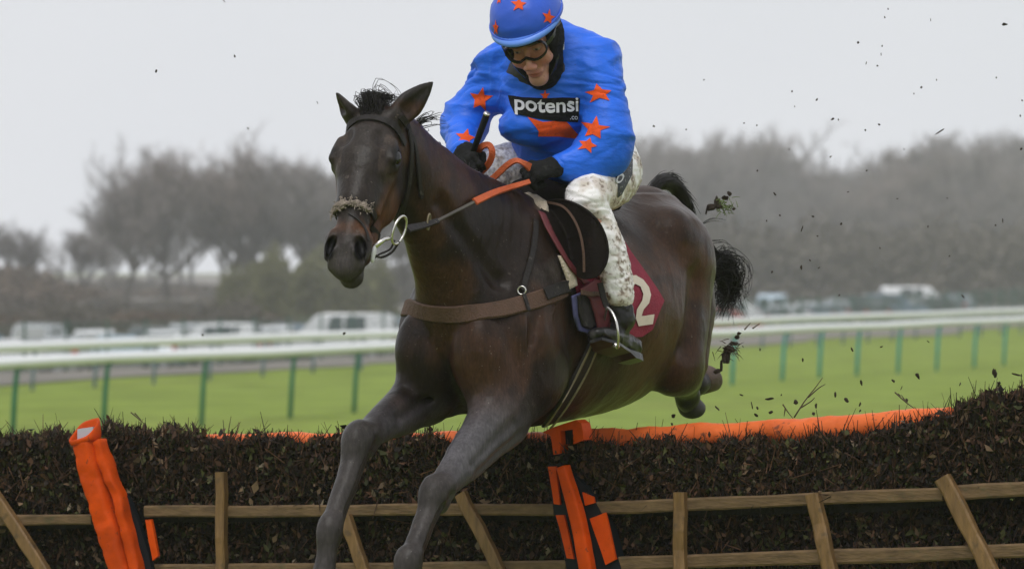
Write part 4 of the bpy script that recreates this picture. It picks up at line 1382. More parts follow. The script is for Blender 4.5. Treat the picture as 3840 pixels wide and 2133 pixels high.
# coat colours: bay body, dark mane line, greyed wet legs, tan muzzle sides
def coat(V):
    s, l, z = V[:, 0], V[:, 1], V[:, 2]
    bay = np.array([0.036, 0.0185, 0.0112]); dark = np.array([0.011, 0.0075, 0.006]); leg = np.array([0.090, 0.083, 0.090])
    warm = np.array([0.100, 0.042, 0.019])
    n1 = np.array([mnoise.fractal(Vector(v) * 3.0, 1.0, 2.0, 4) for v in V])
    n2 = np.array([mnoise.fractal(Vector(v) * 9.0 + Vector((7, 3, 1)), 1.0, 2.0, 3) for v in V])
    c = np.tile(bay, (len(V), 1))
    def mixin(c, col, w): return c + (col - c) * np.clip(w, 0, 1)[:, None]
    c = mixin(c, dark, smooth01(s + .25 * n1, .10, .60) * .85)
    c = mixin(c, warm, smooth01(-s + .2 * n1, -.25, .15) * smooth01(2.45 - z, 0, .35) * smooth01(s, -.55, -.2) * .55)
    c = mixin(c, warm, smooth01(n1, .1, .5) * .35)
    c = mixin(c, dark, smooth01(n2, .15, .6) * .5)
    c = mixin(c, warm * .9, smooth01(s, .15, .35) * smooth01(-s, -.62, -.5) * smooth01(l, .10, .2) * smooth01(-z, -2.25, -2.1) * smooth01(n1, -.2, .3) * .6)
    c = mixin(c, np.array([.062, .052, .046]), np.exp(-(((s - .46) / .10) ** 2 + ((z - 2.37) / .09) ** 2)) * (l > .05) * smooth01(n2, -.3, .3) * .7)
    # legs
    wl = smooth01(2.02 - z + .04 * n1, 0, .18) * smooth01(s, .45, .72)
    wl = np.maximum(wl, smooth01(2.06 - z, 0, .12) * smooth01(-s, .40, .5) * .5)
    c = mixin(c, leg, wl)
    hind = smooth01(2.06 - z, 0, .06) * smooth01(-s, .52, .60)
    c = mixin(c, dark, hind)
    # head
    r = V - POLL
    x, y, w = r @ E1 / HSC, r @ E2, r @ E3
    inh = smooth01(x, -.03, .03) * smooth01(s, .95, 1.05)
    face = np.array([0.027, 0.021, 0.018])
    c = mixin(c, face, inh * smooth01(w, -.01, .05) * (0.85 + .3 * n1))
    c = mixin(c, warm * 1.15, inh * smooth01(x, .20, .28) * smooth01(-w, -.03, .015) * smooth01(-x, -.53, -.46) * (0.75 + .6 * n2))
    c = mixin(c, warm * 1.25, inh * smooth01(x, .40, .44) * smooth01(-x, -.50, -.44) * (0.45 + .9 * n2))
    c = mixin(c, np.array([.040, .034, .032]), inh * smooth01(x, .49, .535))
    rn = np.sqrt(((x - .526) / .034) ** 2 + ((np.abs(y) - .047) / .019) ** 2 + ((w - .022) / .022) ** 2)
    c = mixin(c, np.array([.0015, .001, .001]), smooth01(1.3 - rn, 0, .35))  # shade inside the nostrils painted into the colour
    c = mixin(c, np.array([.010, .009, .009]), inh * smooth01(.042 - np.hypot((x - .184) * .9, w - .034), 0, .014) * (np.abs(y) > .072))
    ring_ = np.hypot((x - .184) * .8, w - .034)
    c = mixin(c, np.array([.060, .042, .032]), inh * np.exp(-((ring_ - .052) / .012) ** 2) * (np.abs(y) > .06) * .7)  # brow highlight painted as a lighter ring round the eye
    ear = smooth01(.02 - x, 0, .03) * smooth01(z, 2.90, 2.93)
    c = mixin(c, np.array([.026, .022, .021]), ear)
    return np.clip(c, 0.001, 1)

HC = coat(HV)
_N = normals(HV, HQ)
_bodyw = 1 - smooth01(HV[:, 0], .95, 1.05) * (HV[:, 2] > 2.3)
_d = np.array([mnoise.fractal(Vector(v) * Vector((5.0, 5.0, 4.0)) if False else Vector((v[0] * 6, v[1] * 6, v[2] * 5)), 1.0, 2.0, 2) for v in HV])
_d2 = np.array([1 - abs(mnoise.noise(Vector((v[0] * 11 + 4, v[1] * 11, v[2] * 8)))) * 2.4 for v in HV])
_d3 = np.array([mnoise.noise(Vector(v) * 45) for v in HV])
HV = HV + _N * ((_d * .006 + np.clip(_d2, 0, 1) ** 3 * .0012) * _bodyw + _d3 * .0005)[:, None]
M_coat = mat('horse_coat', rough=0.38, var=0.30, vscale=14, bump=0.14, bscale=110, spec=0.15, attr=True, coat=0.0, rvar=.07, streak=.26,
             spots=[(75, .685, .04, (.15, .12, .10), .5), (28, .69, .05, (.10, .08, .07), .5), (120, .70, .03, (.26, .24, .22), .5)])
HWV = HW(HV)
horse = empty('horse', (HO[0], HO[1], 0.8))
tag(horse, 'dark bay racehorse in mid leap over the brush hurdle, forelegs stretched down', 'horse')
obj('body', HWV, HQ, M_coat, horse, True, HC)
HB = bvh_of(HWV, HQ)

def ico(c, r, sub=2):
    bm = bmesh.new(); bmesh.ops.create_icosphere(bm, subdivisions=sub, radius=1.0)
    V = np.array([v.co[:] for v in bm.verts]) * np.asarray(r) + np.asarray(c)
    bm.verts.index_update()
    Fs = [tuple(v.index for v in f.verts) for f in bm.faces]; bm.free()
    return V, Fs

M_eye = mat('dark_eye', (0.004, 0.0035, 0.004), rough=0.05, var=0, spec=0.6)
for s in (-1, 1):
    V, Fs = ico((0, 0, 0), (.025, .018, .0175), 3)
    V = np.array([hd(.184, s * .098, .033) + E1 * v[0] + E2 * v[1] + E3 * v[2] for v in V])
    obj('eye', HW(V), Fs, M_eye, horse)

# hooves
def hoof(tip, up, fwd, parent_col, r0=.043, r1=.056, h=.075, name='hoof'):
    up = unit(up); fwd = unit(fwd - up * np.dot(fwd, up)); sd = np.cross(up, fwd)
    rings = []
    for hh, rr, sh in ((h + .004, .8 * r0, .0), (h, r0, 0), (0, r1, .022), (-.006, r1 * .97, .024), (-.008, r1 * .72, .02), (.006, r1 * .5, .02), (.010, r1 * .15, .02)):
        rings.append([tip + up * hh + fwd * (math.cos(a) * rr * (1.12 if math.cos(a) > 0 else .9) + sh) + sd * math.sin(a) * rr for a in np.linspace(0, 2 * math.pi, 25)[:-1]])
    V, Fs = tube_rings_(rings)
    return obj(name, V, Fs, M_hoof, horse, True)
def tube_rings_(rings):
    V = np.concatenate([np.array(r) for r in rings]); n = len(rings[0]); Fs = []
    for i in range(len(rings) - 1):
        for k in range(n):
            a, b = i * n + k, i * n + (k + 1) % n
            Fs.append((a, b, b + n, a + n))
    Fs.append(tuple((len(rings) - 1) * n + k for k in range(n)))
    return V, Fs
M_hoof = mat('hoof_horn', (0.085, 0.055, 0.042), rough=0.6, var=0.35, vscale=30, bump=0.4, bscale=60, spots=[(30, .58, .1, (.04, .03, .025), .7)])
M_hoofd = mat('dark_hoof_horn', (0.022, 0.018, 0.016), rough=0.6, var=0.35, vscale=30)
H_ = lambda q: HW(np.array([q]))[0]
hoof(H_((-1.235, -.118, 2.035)), HS * .85 + np.array([0, 0, -.55]), np.array([0, 0, -1.0]) - HS * .3, None)
hoof(H_((-.872, .004, 1.898)), HS * .75 + np.array([.25, 0, .75]), -HS, None, r0=.040, r1=.047, h=.055).data.materials[0] = M_hoofd
for l_, d_ in FL:
    t_ = d_['fet'] + np.array(d_['hoofdir'])
    hoof(H_(t_), -HW_dir(d_['hoofdir']) if False else np.array([0, 0, 1.0]) - HS * .35, HS, None)
for l, px, py in ((.046, 0, 0),):
    pass
def proj(w): return CX + F * w[0] / w[1], HY + F * (CAMZ - w[2]) / w[1]
# ------------------------------------------------------------------ the jockey
M_skin = mat('skin', (0.42, 0.20, 0.14), rough=0.5, var=0.12, vscale=20, bump=0.15, bscale=120, attr=True, spec=0.4,
             spots=[(85, .655, .05, (.20, .07, .05), .6), (160, .66, .04, (.10, .05, .04), .7)])
M_silk = mat('blue_silk', (0.015, 0.135, 0.74), rough=0.45, var=0.2, vscale=7, bump=0.5, bscale=18, spec=0.3, sheen=0.0, stretch=(.9, 1, 2.0), bdist=.014, rvar=.1,
             spots=[(5.0, .60, .14, (.006, .045, .30), .6), (150, .70, .04, (.03, .03, .05), .7)])
M_star = mat('orange_star_cloth', (0.72, 0.085, 0.012), rough=0.6, spec=0.15, var=0.16, vscale=40, bump=0.3, bscale=60, spots=[(60, .62, .06, (.30, .03, .012), .6)])
M_cap = mat('blue_cap_silk', (0.014, 0.085, 0.55), rough=0.4, var=0.10, vscale=9, bump=0.2, bscale=30, spec=0.5)
M_peak = mat('light_blue_peak', (0.12, 0.27, 0.80), rough=0.35, var=0.05)
M_blackcloth = mat('black_cloth', (0.010, 0.010, 0.010), rough=0.8, spec=0.1, var=0.3, vscale=30, bump=0.4, bscale=80, spots=[(50, .66, .06, (.06, .05, .04), .6)])
M_glove = mat('black_glove', (0.012, 0.012, 0.012), rough=0.8, spec=0.1, var=0.4, vscale=45, bump=0.5, bscale=120, spots=[(60, .62, .08, (.035, .035, .033), .7)])
M_breech = mat('white_breeches', (0.70, 0.67, 0.66), rough=0.6, var=0.10, vscale=9, bump=0.4, bscale=34, attr=True, spec=0.3,
               spots=[(150, .64, .05, (.07, .05, .035), .5), (17, .66, .10, (.28, .20, .14), .5)])
M_boot = mat('black_boot_leather', (0.012, 0.011, 0.011), rough=0.34, var=0.3, vscale=16, spec=0.3, spots=[(14, .58, .12, (.10, .095, .09), .6)])
M_lens = mat('goggle_lens', (0.62, 0.55, 0.50), rough=0.05, var=0.05)
M_lens.node_tree.nodes['Principled BSDF'].inputs['Transmission Weight'].default_value = 1.0
M_lens.node_tree.nodes['Principled BSDF'].inputs['IOR'].default_value = 1.05
M_frame = mat('black_plastic', (0.008, 0.008, 0.009), rough=0.25, var=0.05, spec=0.5)
M_print = mat('white_print', (0.62, 0.62, 0.64), rough=0.6, var=0.12, vscale=50)
M_navy = mat('dark_navy_panel', (0.020, 0.022, 0.032), rough=0.6, var=0.2, vscale=30, spots=[(90, .6, .05, (.45, .44, .44), .7)])

jk = empty('person', tuple(HW(np.array([[-.1, 0, 2.6]]))[0]))
tag(jk, 'jockey in muddy white breeches and blue silks with orange stars riding the bay horse', 'person')

# key joints in world space (photo pixel, distance)
SH_L, EL_L, WR_L = P(2226, 262, 16.00), P(2268, 560, 15.92), P(2105, 618, 15.86)
SH_R, EL_R, WR_R = P(1880, 264, 16.18), P(1742, 462, 16.22), P(1738, 575, 15.97)
PELV = HW(np.array([[-.16, 0, 2.745]]))[0]
CHEST = P(2062, 330, 16.06)
KN_L, AN_L = P(2200, 742, 15.85), P(2318, 1120, 15.86)
KN_R, AN_R = HW(np.array([[.30, -.30, 2.63]]))[0], HW(np.array([[.06, -.36, 2.27]]))[0]
HIP_L, HIP_R = HW(np.array([[-.13, .10, 2.72]]))[0], HW(np.array([[-.13, -.10, 2.72]]))[0]
HDC = P(1985, 118, 15.86)
# head frame: looks down and to the viewer's left, tilted
hy_, hp_, hr_ = math.radians(-12), math.radians(36), math.radians(11)
FW = unit(np.array([math.sin(hy_) * math.cos(hp_), -math.cos(hy_) * math.cos(hp_), -math.sin(hp_)]))
RT = unit(np.cross(np.array([0, 0, 1.0]), FW)); UPV = np.cross(FW, RT)      # RT = towards the viewer's right
RT, UPV = RT * math.cos(hr_) + UPV * math.sin(hr_), UPV * math.cos(hr_) - RT * math.sin(hr_)
HF = np.array([RT, FW, UPV])
JS = 1.035
def jh(x, y, z): return HDC + (RT * x + FW * y + UPV * z) * JS

# ---- body: head, neck, trunk, limbs and (gloved) hands under the clothes
def face(f):
    def e(c, r, k=.015, mode='add'): f.ell(jh(*c), np.array(r) * JS, HF, k, mode)
    def l(p, q, r0, r1, k=.012, mode='add'): f.limb(jh(*p), jh(*q), r0, r1, RT, k, mode)
    e((0, -.015, .02), (.078, .095, .098), k=.03)
    l((0, .03, -.03), (0, .052, -.125), (.066, .055), (.034, .034), k=.03)        # jaw
    e((0, .072, -.138), (.026, .018, .018), k=.02)                               # chin
    for s in (-1, 1):
        e((s * .040, .058, -.062), (.028, .024, .026), k=.02)                    # cheek
        e((s * .033, .090, -.018), (.020, .012, .012), k=.012, mode='sub')       # eye socket
        e((s * .033, .074, -.018), (.014, .013, .012), k=.004)                   # eyeball and lids
        l((s * .012, .088, .004), (s * .052, .076, .004), .011, .009, k=.01)     # brow
        e((s * .0125, .104, -.068), (.0105, .012, .009), k=.008)                 # nostril wing
        e((s * .0075, .112, -.077), (.004, .006, .0035), k=.003, mode='sub')
    l((0, .084, -.010), (0, .112, -.064), (.008, .009), (.0100, .0105), k=.012)     # nose
    l((-.022, .082, -.100), (.022, .082, -.100), (.006, .007), (.006, .007), k=.008)
    e((0, .087, -.099), (.022, .010, .006), k=.006)
    e((0, .085, -.110), (.019, .010, .0065), k=.006)
    l((-.024, .092, -.1045), (.024, .092, -.1045), (.0022, .0045), (.0022, .0045), k=.004, mode='sub')
NECK0 = jh(0, -.035, -.07); NECK1 = CHEST + np.array([0, .04, .10])
BODP = [HDC, SH_R, AN_R, EL_R, AN_L, WR_R, SH_L, EL_L, HIP_R, HIP_L, KN_L, KN_R, WR_L]
fb = Field(np.minimum.reduce(BODP) - .2, np.maximum.reduce(BODP) + .2, .010)
fb.limb(NECK0, NECK1, .058, .065, k=.04)
fb.loft([(PELV, (.14, .11)), (PELV * .5 + CHEST * .5, (.125, .095)), (CHEST, (.155, .105)), (CHEST + unit(CHEST - PELV) * .08, (.12, .08))], HL, k=.04)
for sh, el, wr, hip, kn, an in ((SH_L, EL_L, WR_L, HIP_L, KN_L, AN_L), (SH_R, EL_R, WR_R, HIP_R, KN_R, AN_R)):
    fb.loft([(sh, .052), (sh * .5 + el * .5, .045), (el, .036), (el * .6 + wr * .4, .038), (wr, .027)], k=.03)
    fb.loft([(hip, .085), (hip * .5 + kn * .5, .068), (kn, .050), (kn * .65 + an * .35, .052), (an, .035)], k=.03)
hb = fb.a
gx, gy, gz = [fb.lo[i] + np.arange(fb.n[i]) * fb.h for i in range(3)]
nd_ = unit(NECK0 - NECK1)
plj = ((gx[:, None, None] - NECK0[0]) * nd_[0] + (gy[None, :, None] - NECK0[1]) * nd_[1] + (gz[None, None, :] - NECK0[2]) * nd_[2])
fb.a = np.maximum(fb.a, plj - .02).astype(np.float32)
Vb, Qb = fb.mesh(1)
fh = Field(HDC - .2, HDC + .2, .0032)
face(fh); fh.limb(NECK0, NECK1, .058, .065, k=.03)
gx, gy, gz = [fh.lo[i] + np.arange(fh.n[i]) * fh.h for i in range(3)]
plj = ((gx[:, None, None] - NECK0[0]) * nd_[0] + (gy[None, :, None] - NECK0[1]) * nd_[1] + (gz[None, None, :] - NECK0[2]) * nd_[2])
fh.a = np.maximum(fh.a, -plj - .02).astype(np.float32)
Vf, Qf = fh.mesh(2)
JV = np.concatenate([Vb, Vf]); JQ = np.concatenate([Qb, Qf + len(Vb)])
r_ = (JV - HDC); jx, jy, jz = r_ @ RT / JS, r_ @ FW / JS, r_ @ UPV / JS
jc = np.tile(np.array([.52, .265, .20]), (len(JV), 1))
def blend(c, col, w): return c + (np.array(col) - c) * np.clip(w, 0, 1)[:, None]
infront = smooth01(jy, .04, .07)
jc = blend(jc, (.50, .16, .13), infront * np.exp(-(((np.abs(jx) - .04) / .022) ** 2 + ((jz + .07) / .022) ** 2)) * .7)
jc = blend(jc, (.42, .15, .11), infront * np.exp(-((jx / .016) ** 2 + ((jz + .066) / .018) ** 2)) * .8)
jc = blend(jc, (.30, .075, .065), infront * np.exp(-((jx / .022) ** 4 + ((jz + .105) / .011) ** 4)) * .9)
jc = blend(jc, (.20, .12, .09), infront * np.exp(-((jx / .03) ** 2 + ((jz + .134) / .02) ** 2)) * .35)
for s in (-1, 1):
    jc = blend(jc, (.05, .03, .02), infront * np.exp(-(((jx - s * .033) / .022) ** 4 + ((jz - .004) / .0045) ** 4)) * .8)      # eyebrows
    jc = blend(jc, (.55, .52, .50), infront * np.exp(-(((jx - s * .033) / .012) ** 4 + ((jz + .019) / .0045) ** 4)) * .9)     # eyes
    jc = blend(jc, (.02, .02, .02), infront * np.exp(-(((jx - s * .033) / .005) ** 4 + ((jz + .019) / .005) ** 4)))
jc = blend(jc, (.012, .012, .012), smooth01(.050 - jy, 0, .01))            # black hood lining beside and behind the face
obj('body', JV, JQ, M_skin, jk, True, jc)
JB = bvh_of(JV, JQ)

# ---- silks
def folds(V, N, amp, sc, stretch, seed=0.0, ridged=True):
    st = np.asarray(stretch, float)
    d = np.empty(len(V))
    for i, v in enumerate(V):
        q = Vector(v * st * sc) + Vector((seed, seed * .7, seed * 1.3))
        w = mnoise.noise(q * .6) * .8
        n = mnoise.noise(q + Vector((w, w, -w)))
        d[i] = (max(0.0, 1 - abs(n) * 2.0) ** 2 - .3) if ridged else n
    return V + N * (d * amp)[:, None]

TOPP = [SH_R, EL_R, WR_R, PELV, SH_L, EL_L, WR_L]
fs = Field(np.minimum.reduce(TOPP) - .22, np.maximum.reduce(TOPP) + .22, .0055)
TA = unit(CHEST - PELV)
waist = P(2128, 545, 16.16)
fs.loft([(waist + np.array([.02, .08, -.02]), (.155, .115)), (waist, (.175, .13)), (P(2090, 450, 16.12), (.178, .135)), (CHEST, (.180, .130)),
         (P(2050, 225, 16.08), (.165, .115)), (P(2030, 160, 16.06), (.09, .07))], HL, k=.04)
fs.loft([(SH_L, .088), (P(2268, 380, 15.95), (.080, .084)), (P(2282, 500, 15.92), (.080, .080)), (EL_L, (.086, .078))], (1, 0, 0), k=.022)
fs.loft([(EL_L, (.084, .080)), (P(2205, 602, 15.89), (.068, .064)), (P(2125, 622, 15.86), (.044, .042))], (0, 0, 1), k=.04)
fs.loft([(SH_R, .086), (P(1812, 350, 16.20), (.078, .082)), (EL_R, (.074, .076))], (1, 0, 0), k=.05)
fs.loft([(EL_R, (.074, .074)), (P(1738, 525, 16.08), (.058, .058)), (P(1736, 575, 15.97), (.040, .040))], (1, 0, 0), k=.04)
fs.limb(P(1884, 246, 16.16), P(2060, 196, 16.10), .070, .082, k=.06)
fs.limb(P(2060, 190, 16.08), P(2222, 222, 16.02), .082, .080, k=.06)
fs.ell(P(1990, 470, 15.98), (.11, .08, .07), k=.06)                  # loose front hanging forward
# collar opening
fs.ell(jh(0, .01, -.10), (.062, .06, .075), HF, k=.02, mode='sub')
VS, QS = fs.mesh(2)
NS = normals(VS, QS)
sleeve = smooth01(VS[:, 0], .24, .32) + smooth01(-VS[:, 0], .10, .17)
VS = folds(VS, NS, .0115, 4.6, (.5, .7, 1.7), 2.0)
NS = normals(VS, QS)
VS = folds(VS, NS, .0035, 9.0, (.5, .7, 1.7), 7.0)
def creases(V, N, amp, sc, stretch, seed, width=3.2):
    d = np.empty(len(V))
    for i, v in enumerate(V):
        q = Vector((v[0] * stretch[0] * sc + seed, v[1] * stretch[1] * sc, v[2] * stretch[2] * sc - seed))
        w = mnoise.noise(q * .45 + Vector((3, seed, 1))) * 1.6
        a = mnoise.noise(q * .3 + Vector((seed, 9, 4)))
        n = mnoise.noise(q + Vector((w, w * .6, w)))
        d[i] = max(0.0, 1 - abs(n) * width) ** 1.5 * max(0.0, min(1.0, .55 + a * 1.6))
    return V - N * (d * amp)[:, None]
VS = creases(VS, normals(VS, QS), .0150, 7.5, (.42, .6, 1.5), 3.3, 2.8)
VS = creases(VS, normals(VS, QS), .0055, 14.0, (.4, .6, 1.5), 8.1, 2.6)
silks = obj('silks', VS, QS, M_silk, jk, True)
SB = bvh_of(VS, QS)

# stars sewn on the silks
STARS = [(1803, 372, 46, 8, 1.0, 1.05), (1745, 518, 40, 14, 1.0, .85), (2246, 352, 52, -6, 1.05, .72), (2230, 482, 52, 10, 1.05, .88), (2203, 545, 38, 20, 1.05, .80),
         (2044, 360, 20, 0, .9, 1.2)]
for cx, cy, r, rot, sx, sy in STARS:
    V2, T = star2d(cx, cy, r, rot, .45, sx, sy)
    patch('star', V2, T, SB, M_star, silks, .003, 6)
V2, T = fill([(1978, 440), (2035, 458), (2120, 452), (2168, 505), (2165, 520), (2090, 512), (2018, 512), (2020, 494), (2010, 478)])
patch('star', V2, T, SB, M_star, silks, .003, 8)
V2, T = fill([(1906, 356), (1960, 366), (2040, 370), (2110, 366), (2176, 368), (2172, 440), (2166, 458), (2090, 456), (2010, 446), (1930, 428), (1916, 396)])
band = patch('sponsor_band', V2, T, SB, M_blackcloth, silks, .005, 9)

def text_patch(body, x0, y0, height, shear_fn, bvh, m, parent, name, width=None, off=.008, L=5.0, bold=.0):
    cu = bpy.data.curves.new('tmp', 'FONT'); cu.body = body; cu.size = 1.0; cu.offset = bold
    to = bpy.data.objects.new('tmp', cu); COL.objects.link(to)
    dg = bpy.context.evaluated_depsgraph_get(); dg.update()
    me = to.evaluated_get(dg).to_mesh()
    V = np.array([v.co[:2] for v in me.vertices]); T = [tuple(p.vertices) for p in me.polygons]
    to.evaluated_get(dg).to_mesh_clear()
    bpy.data.objects.remove(to); bpy.data.curves.remove(cu)
    sc = height / .73
    sx = sc if width is None else width / (V[:, 0].max() - V[:, 0].min())
    x = x0 + (V[:, 0] - V[:, 0].min()) * sx
    V2 = np.stack([x, np.array([shear_fn(a) for a in x]) + y0 - V[:, 1] * sc], 1)
    return patch(name, V2, T, bvh, m, parent, off, L, False)
text_patch('potensi', 1932, 0, 58, pts([1930, 2000, 2060, 2110, 2180], [412, 420, 424, 420, 416]), SB, M_print, silks, 'lettering', width=238, bold=.02)
text_patch('.co', 2136, 0, 20, lambda x: 447, SB, M_print, silks, 'lettering', width=30, bold=.01)

# ---- breeches
LEGP = [KN_R, AN_R, PELV, HIP_L, HIP_R, AN_L, KN_L]
fq = Field(np.minimum.reduce(LEGP) - .2, np.maximum.reduce(LEGP) + .22, .0055)
fq.loft([(PELV + np.array([0, .03, .06]), (.155, .115)), (PELV, (.165, .135)), (PELV - np.array([0, 0, .05]), (.15, .13))], HL, k=.05)
fq.loft([(HIP_L, (.110, .115)), (HIP_L * .5 + KN_L * .5 + np.array([.02, 0, .01]), (.088, .098)), (KN_L + np.array([0, 0, .0]), (.070, .074)),
         (P(2226, 812, 15.86), (.066, .062)), (P(2264, 900, 15.86), (.062, .060)), (P(2298, 1000, 15.86), (.058, .058)), (P(2318, 1092, 15.85), (.053, .054)), (P(2322, 1122, 15.86), (.046, .048))],
        unit(HL + HS * .4), k=.04, n=36)
fq.loft([(HIP_R, (.110, .115)), (HIP_R * .5 + KN_R * .5 + np.array([0, 0, .03]), (.085, .10)), (KN_R, (.070, .075)),
         (KN_R * .5 + AN_R * .5, (.060, .060)), (AN_R, (.045, .045))], HL, k=.04, n=30)
VQ, QQ = fq.mesh(2)
NQ = normals(VQ, QQ)
VQ = folds(VQ, NQ, .003, 12, (1, 1, 1.8), 3.0)
VQ = creases(VQ, normals(VQ, QQ), .0035, 20, (.8, .8, 2.2), 5.0, 2.8)
mud = smooth01(2.62 - VQ[:, 2], 0, .30)
n1 = np.array([mnoise.fractal(Vector(v) * 16, 1.0, 2.0, 4) for v in VQ])
n2 = np.array([mnoise.fractal(Vector((v[0] * 95, v[1] * 95, v[2] * 70)) + Vector((3, 3, 3)), 1.0, 2.0, 3) for v in VQ])
bc = np.tile(np.array([.84, .82, .81]), (len(VQ), 1))
n3 = np.array([1 - abs(mnoise.noise(Vector((v[0] * 13, v[1] * 13, v[2] * 30)))) * 2.0 for v in VQ])
knee = np.exp(-(((VQ[:, 2] - 2.64) / .09) ** 2)) * smooth01(VQ[:, 0], P(2120, 740, 15.8)[0], P(2180, 740, 15.8)[0])
bc = blend(bc, (.52, .44, .36), smooth01(n1 + .15 * mud + .45 * knee, .05, .55) * .75)
bc = blend(bc, (.22, .15, .10), smooth01(n3, .86, .99) * smooth01(n1 + .35 * mud, -.05, .3) * .8)          # mud caught in the creases
bc = blend(bc, (.15, .10, .07), smooth01(n2 + .18 * mud + .75 * n1, .60, .68) * .8)
shin = np.exp(-(((VQ[:, 2] - 2.40) / .09) ** 2)) * smooth01(VQ[:, 0], P(2290, 900, 15.86)[0], P(2320, 900, 15.86)[0])
bc = blend(bc, (.13, .085, .05), shin * smooth01(n2, .05, .3) * .8)
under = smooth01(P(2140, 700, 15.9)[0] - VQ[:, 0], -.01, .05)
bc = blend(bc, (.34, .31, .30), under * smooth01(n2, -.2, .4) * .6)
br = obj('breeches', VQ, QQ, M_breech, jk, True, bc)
QB = bvh_of(VQ, QQ)
# dark printed panel and white lettering on the hip
V2, T = fill([(2322, 560), (2350, 548), (2372, 600), (2370, 655), (2330, 730), (2314, 742), (2318, 690), (2296, 640)])
patch('hip_panel', V2, T, QB, M_navy, br, .004, 8)
text_patch('BOO', 0, 0, 40, lambda x: 0, QB, M_print, br, 'lettering', width=1) if False else None
def hip_text():
    cu = bpy.data.curves.new('tmp', 'FONT'); cu.body = 'DO'; cu.offset = .03
    to = bpy.data.objects.new('tmp', cu); COL.objects.link(to)
    dg = bpy.context.evaluated_depsgraph_get(); dg.update()
    me = to.evaluated_get(dg).to_mesh()
    V = np.array([v.co[:2] for v in me.vertices]); T = [tuple(p.vertices) for p in me.polygons]
    to.evaluated_get(dg).to_mesh_clear(); bpy.data.objects.remove(to); bpy.data.curves.remove(cu)
    # runs down the hip seam
    x = V[:, 0]; y = V[:, 1]
    dx, dy = np.array([-.30, .95]), np.array([.90, -.20])
    V2 = np.array([2326, 622]) + x[:, None] * dx * -58 * -1 * .8 + y[:, None] * dy * 40 * -1 * -1
    patch('lettering', V2, T, QB, M_print, br, .007, 5, False)
hip_text()

# ---- helmet
Vh, Fh = [], []
nu, nv = 40, 22
HRX, HRY, HRZ = .119, .138, .116
HC_ = jh(0, -.020, .042)
for j in range(nv + 1):
    t = math.pi * .515 * j / nv
    for i in range(nu):
        a = 2 * math.pi * i / nu
        x, y, z = math.sin(t) * math.cos(a) * HRX, math.sin(t) * math.sin(a) * HRY, math.cos(t) * HRZ
        if z < 0: x *= 1 + z * .3; y *= 1 + z * .3
        lob = 1 + .006 * math.cos(6 * a) * math.sin(t)
        Vh.append(HC_ + RT * x * lob + FW * y * lob + UPV * z)
for j in range(nv):
    for i in range(nu):
        a, b = j * nu + i, j * nu + (i + 1) % nu
        Fh.append((a, b, b + nu, a + nu))
Vh = np.array(Vh)
Vh = folds(Vh, np.array([unit(v - HC_) for v in Vh]), .003, 10, (1, 1, 1.5), 4.0)
helmet = obj('helmet', Vh, np.array(Fh), M_cap, jk, True)
HBV = bvh_of(Vh, Fh)
# elastic rim round the cap, and the peak
rimp, rimn = [], []
for i in range(48):
    a = 2 * math.pi * i / 48
    t = math.pi * .515
    rr = 1 + math.cos(t) * HRZ * .3 + .012
    rimp.append(HC_ + RT * math.sin(t) * math.cos(a) * HRX * rr + FW * math.sin(t) * math.sin(a) * HRY * rr + UPV * (math.cos(t) * HRZ + .006))
    rimn.append(unit(RT * math.cos(a) + FW * math.sin(a)))
strap('cap_rim', rimp, rimn, .012, .004, M_cap, helmet, True)
pv, pf = [], []
for i in range(21):
    a = math.pi * (i / 20) * .86 + math.pi * .07
    for k, (rr, dz) in enumerate(((.985, .010), (1.10, .000), (1.125, -.010), (1.10, -.014), (.985, -.004))):
        ext = 1 + (rr - 1) * (0.35 + 1.0 * math.sin(a) ** 2)
        pv.append(HC_ + RT * math.cos(a) * HRX * .985 * ext + FW * math.sin(a) * HRY * .985 * ext + UPV * (dz - .0 * math.sin(a)))
for i in range(20):
    for k in range(5):
        a, b = i * 5 + k, i * 5 + (k + 1) % 5
        pf.append((a, b, b + 5, a + 5))
obj('peak', pv, pf, M_peak, helmet, True)
for cx, cy, r, rot, sx, sy in [(1946, 18, 30, 3, 1.0, .95), (2056, 66, 29, 12, .85, 1.0), (1860, 106, 28, 0, .42, 1.1), (1872, -2, 22, 0, .5, 1)]:
    V2, T = star2d(cx, cy, r, rot, .45, sx, sy)
    patch('star', V2, T, HBV, M_star, helmet, .003, 6)

# ---- black hood round the face, chin strap
fo = Field(HDC - np.array([.2, .2, .36]), HDC + np.array([.2, .3, .2]), .004)
def oh(c, r, k=.02, mode='add'): fo.ell(jh(*c), np.array(r) * JS, HF, k, mode)
oh((0, -.02, -.01), (.096, .106, .108)); fo.limb(jh(0, .005, -.05), jh(0, .005, -.145), (.092, .086), (.062, .070), RT, k=.04)
fo.limb(jh(0, .0, -.12), NECK0 * .3 + NECK1 * .7, .064, .068, k=.03)
fo.limb(jh(.008, .10, .02), jh(.008, .10, -.085), (.074, .09), (.066, .075), RT, k=.012, mode='sub')
fo.limb(jh(.008, .118, -.080), jh(.002, .138, -.150), (.066, .062), (.044, .062), RT, k=.012, mode='sub')
oh((0, 0, .125), (.13, .15, .080), k=.01, mode='sub')
Vo, Qo = fo.mesh(2)
obj('hood', folds(Vo, normals(Vo, Qo), .002, 26, (1, 1, 2), 1.0), Qo, M_blackcloth, jk, True)
for s in (-1, 1):
    q = spline([jh(s * .088, -.005, .0), jh(s * .083, .02, -.05), jh(s * .066, .045, -.10), jh(s * .030, .060, -.150)], 14)
    strap('chin_strap', q, [unit(RT * s + FW * .6) for _ in q], .014, .003, M_frame, helmet)
M_piping = mat('white_piping', (.6, .6, .6), rough=.5)
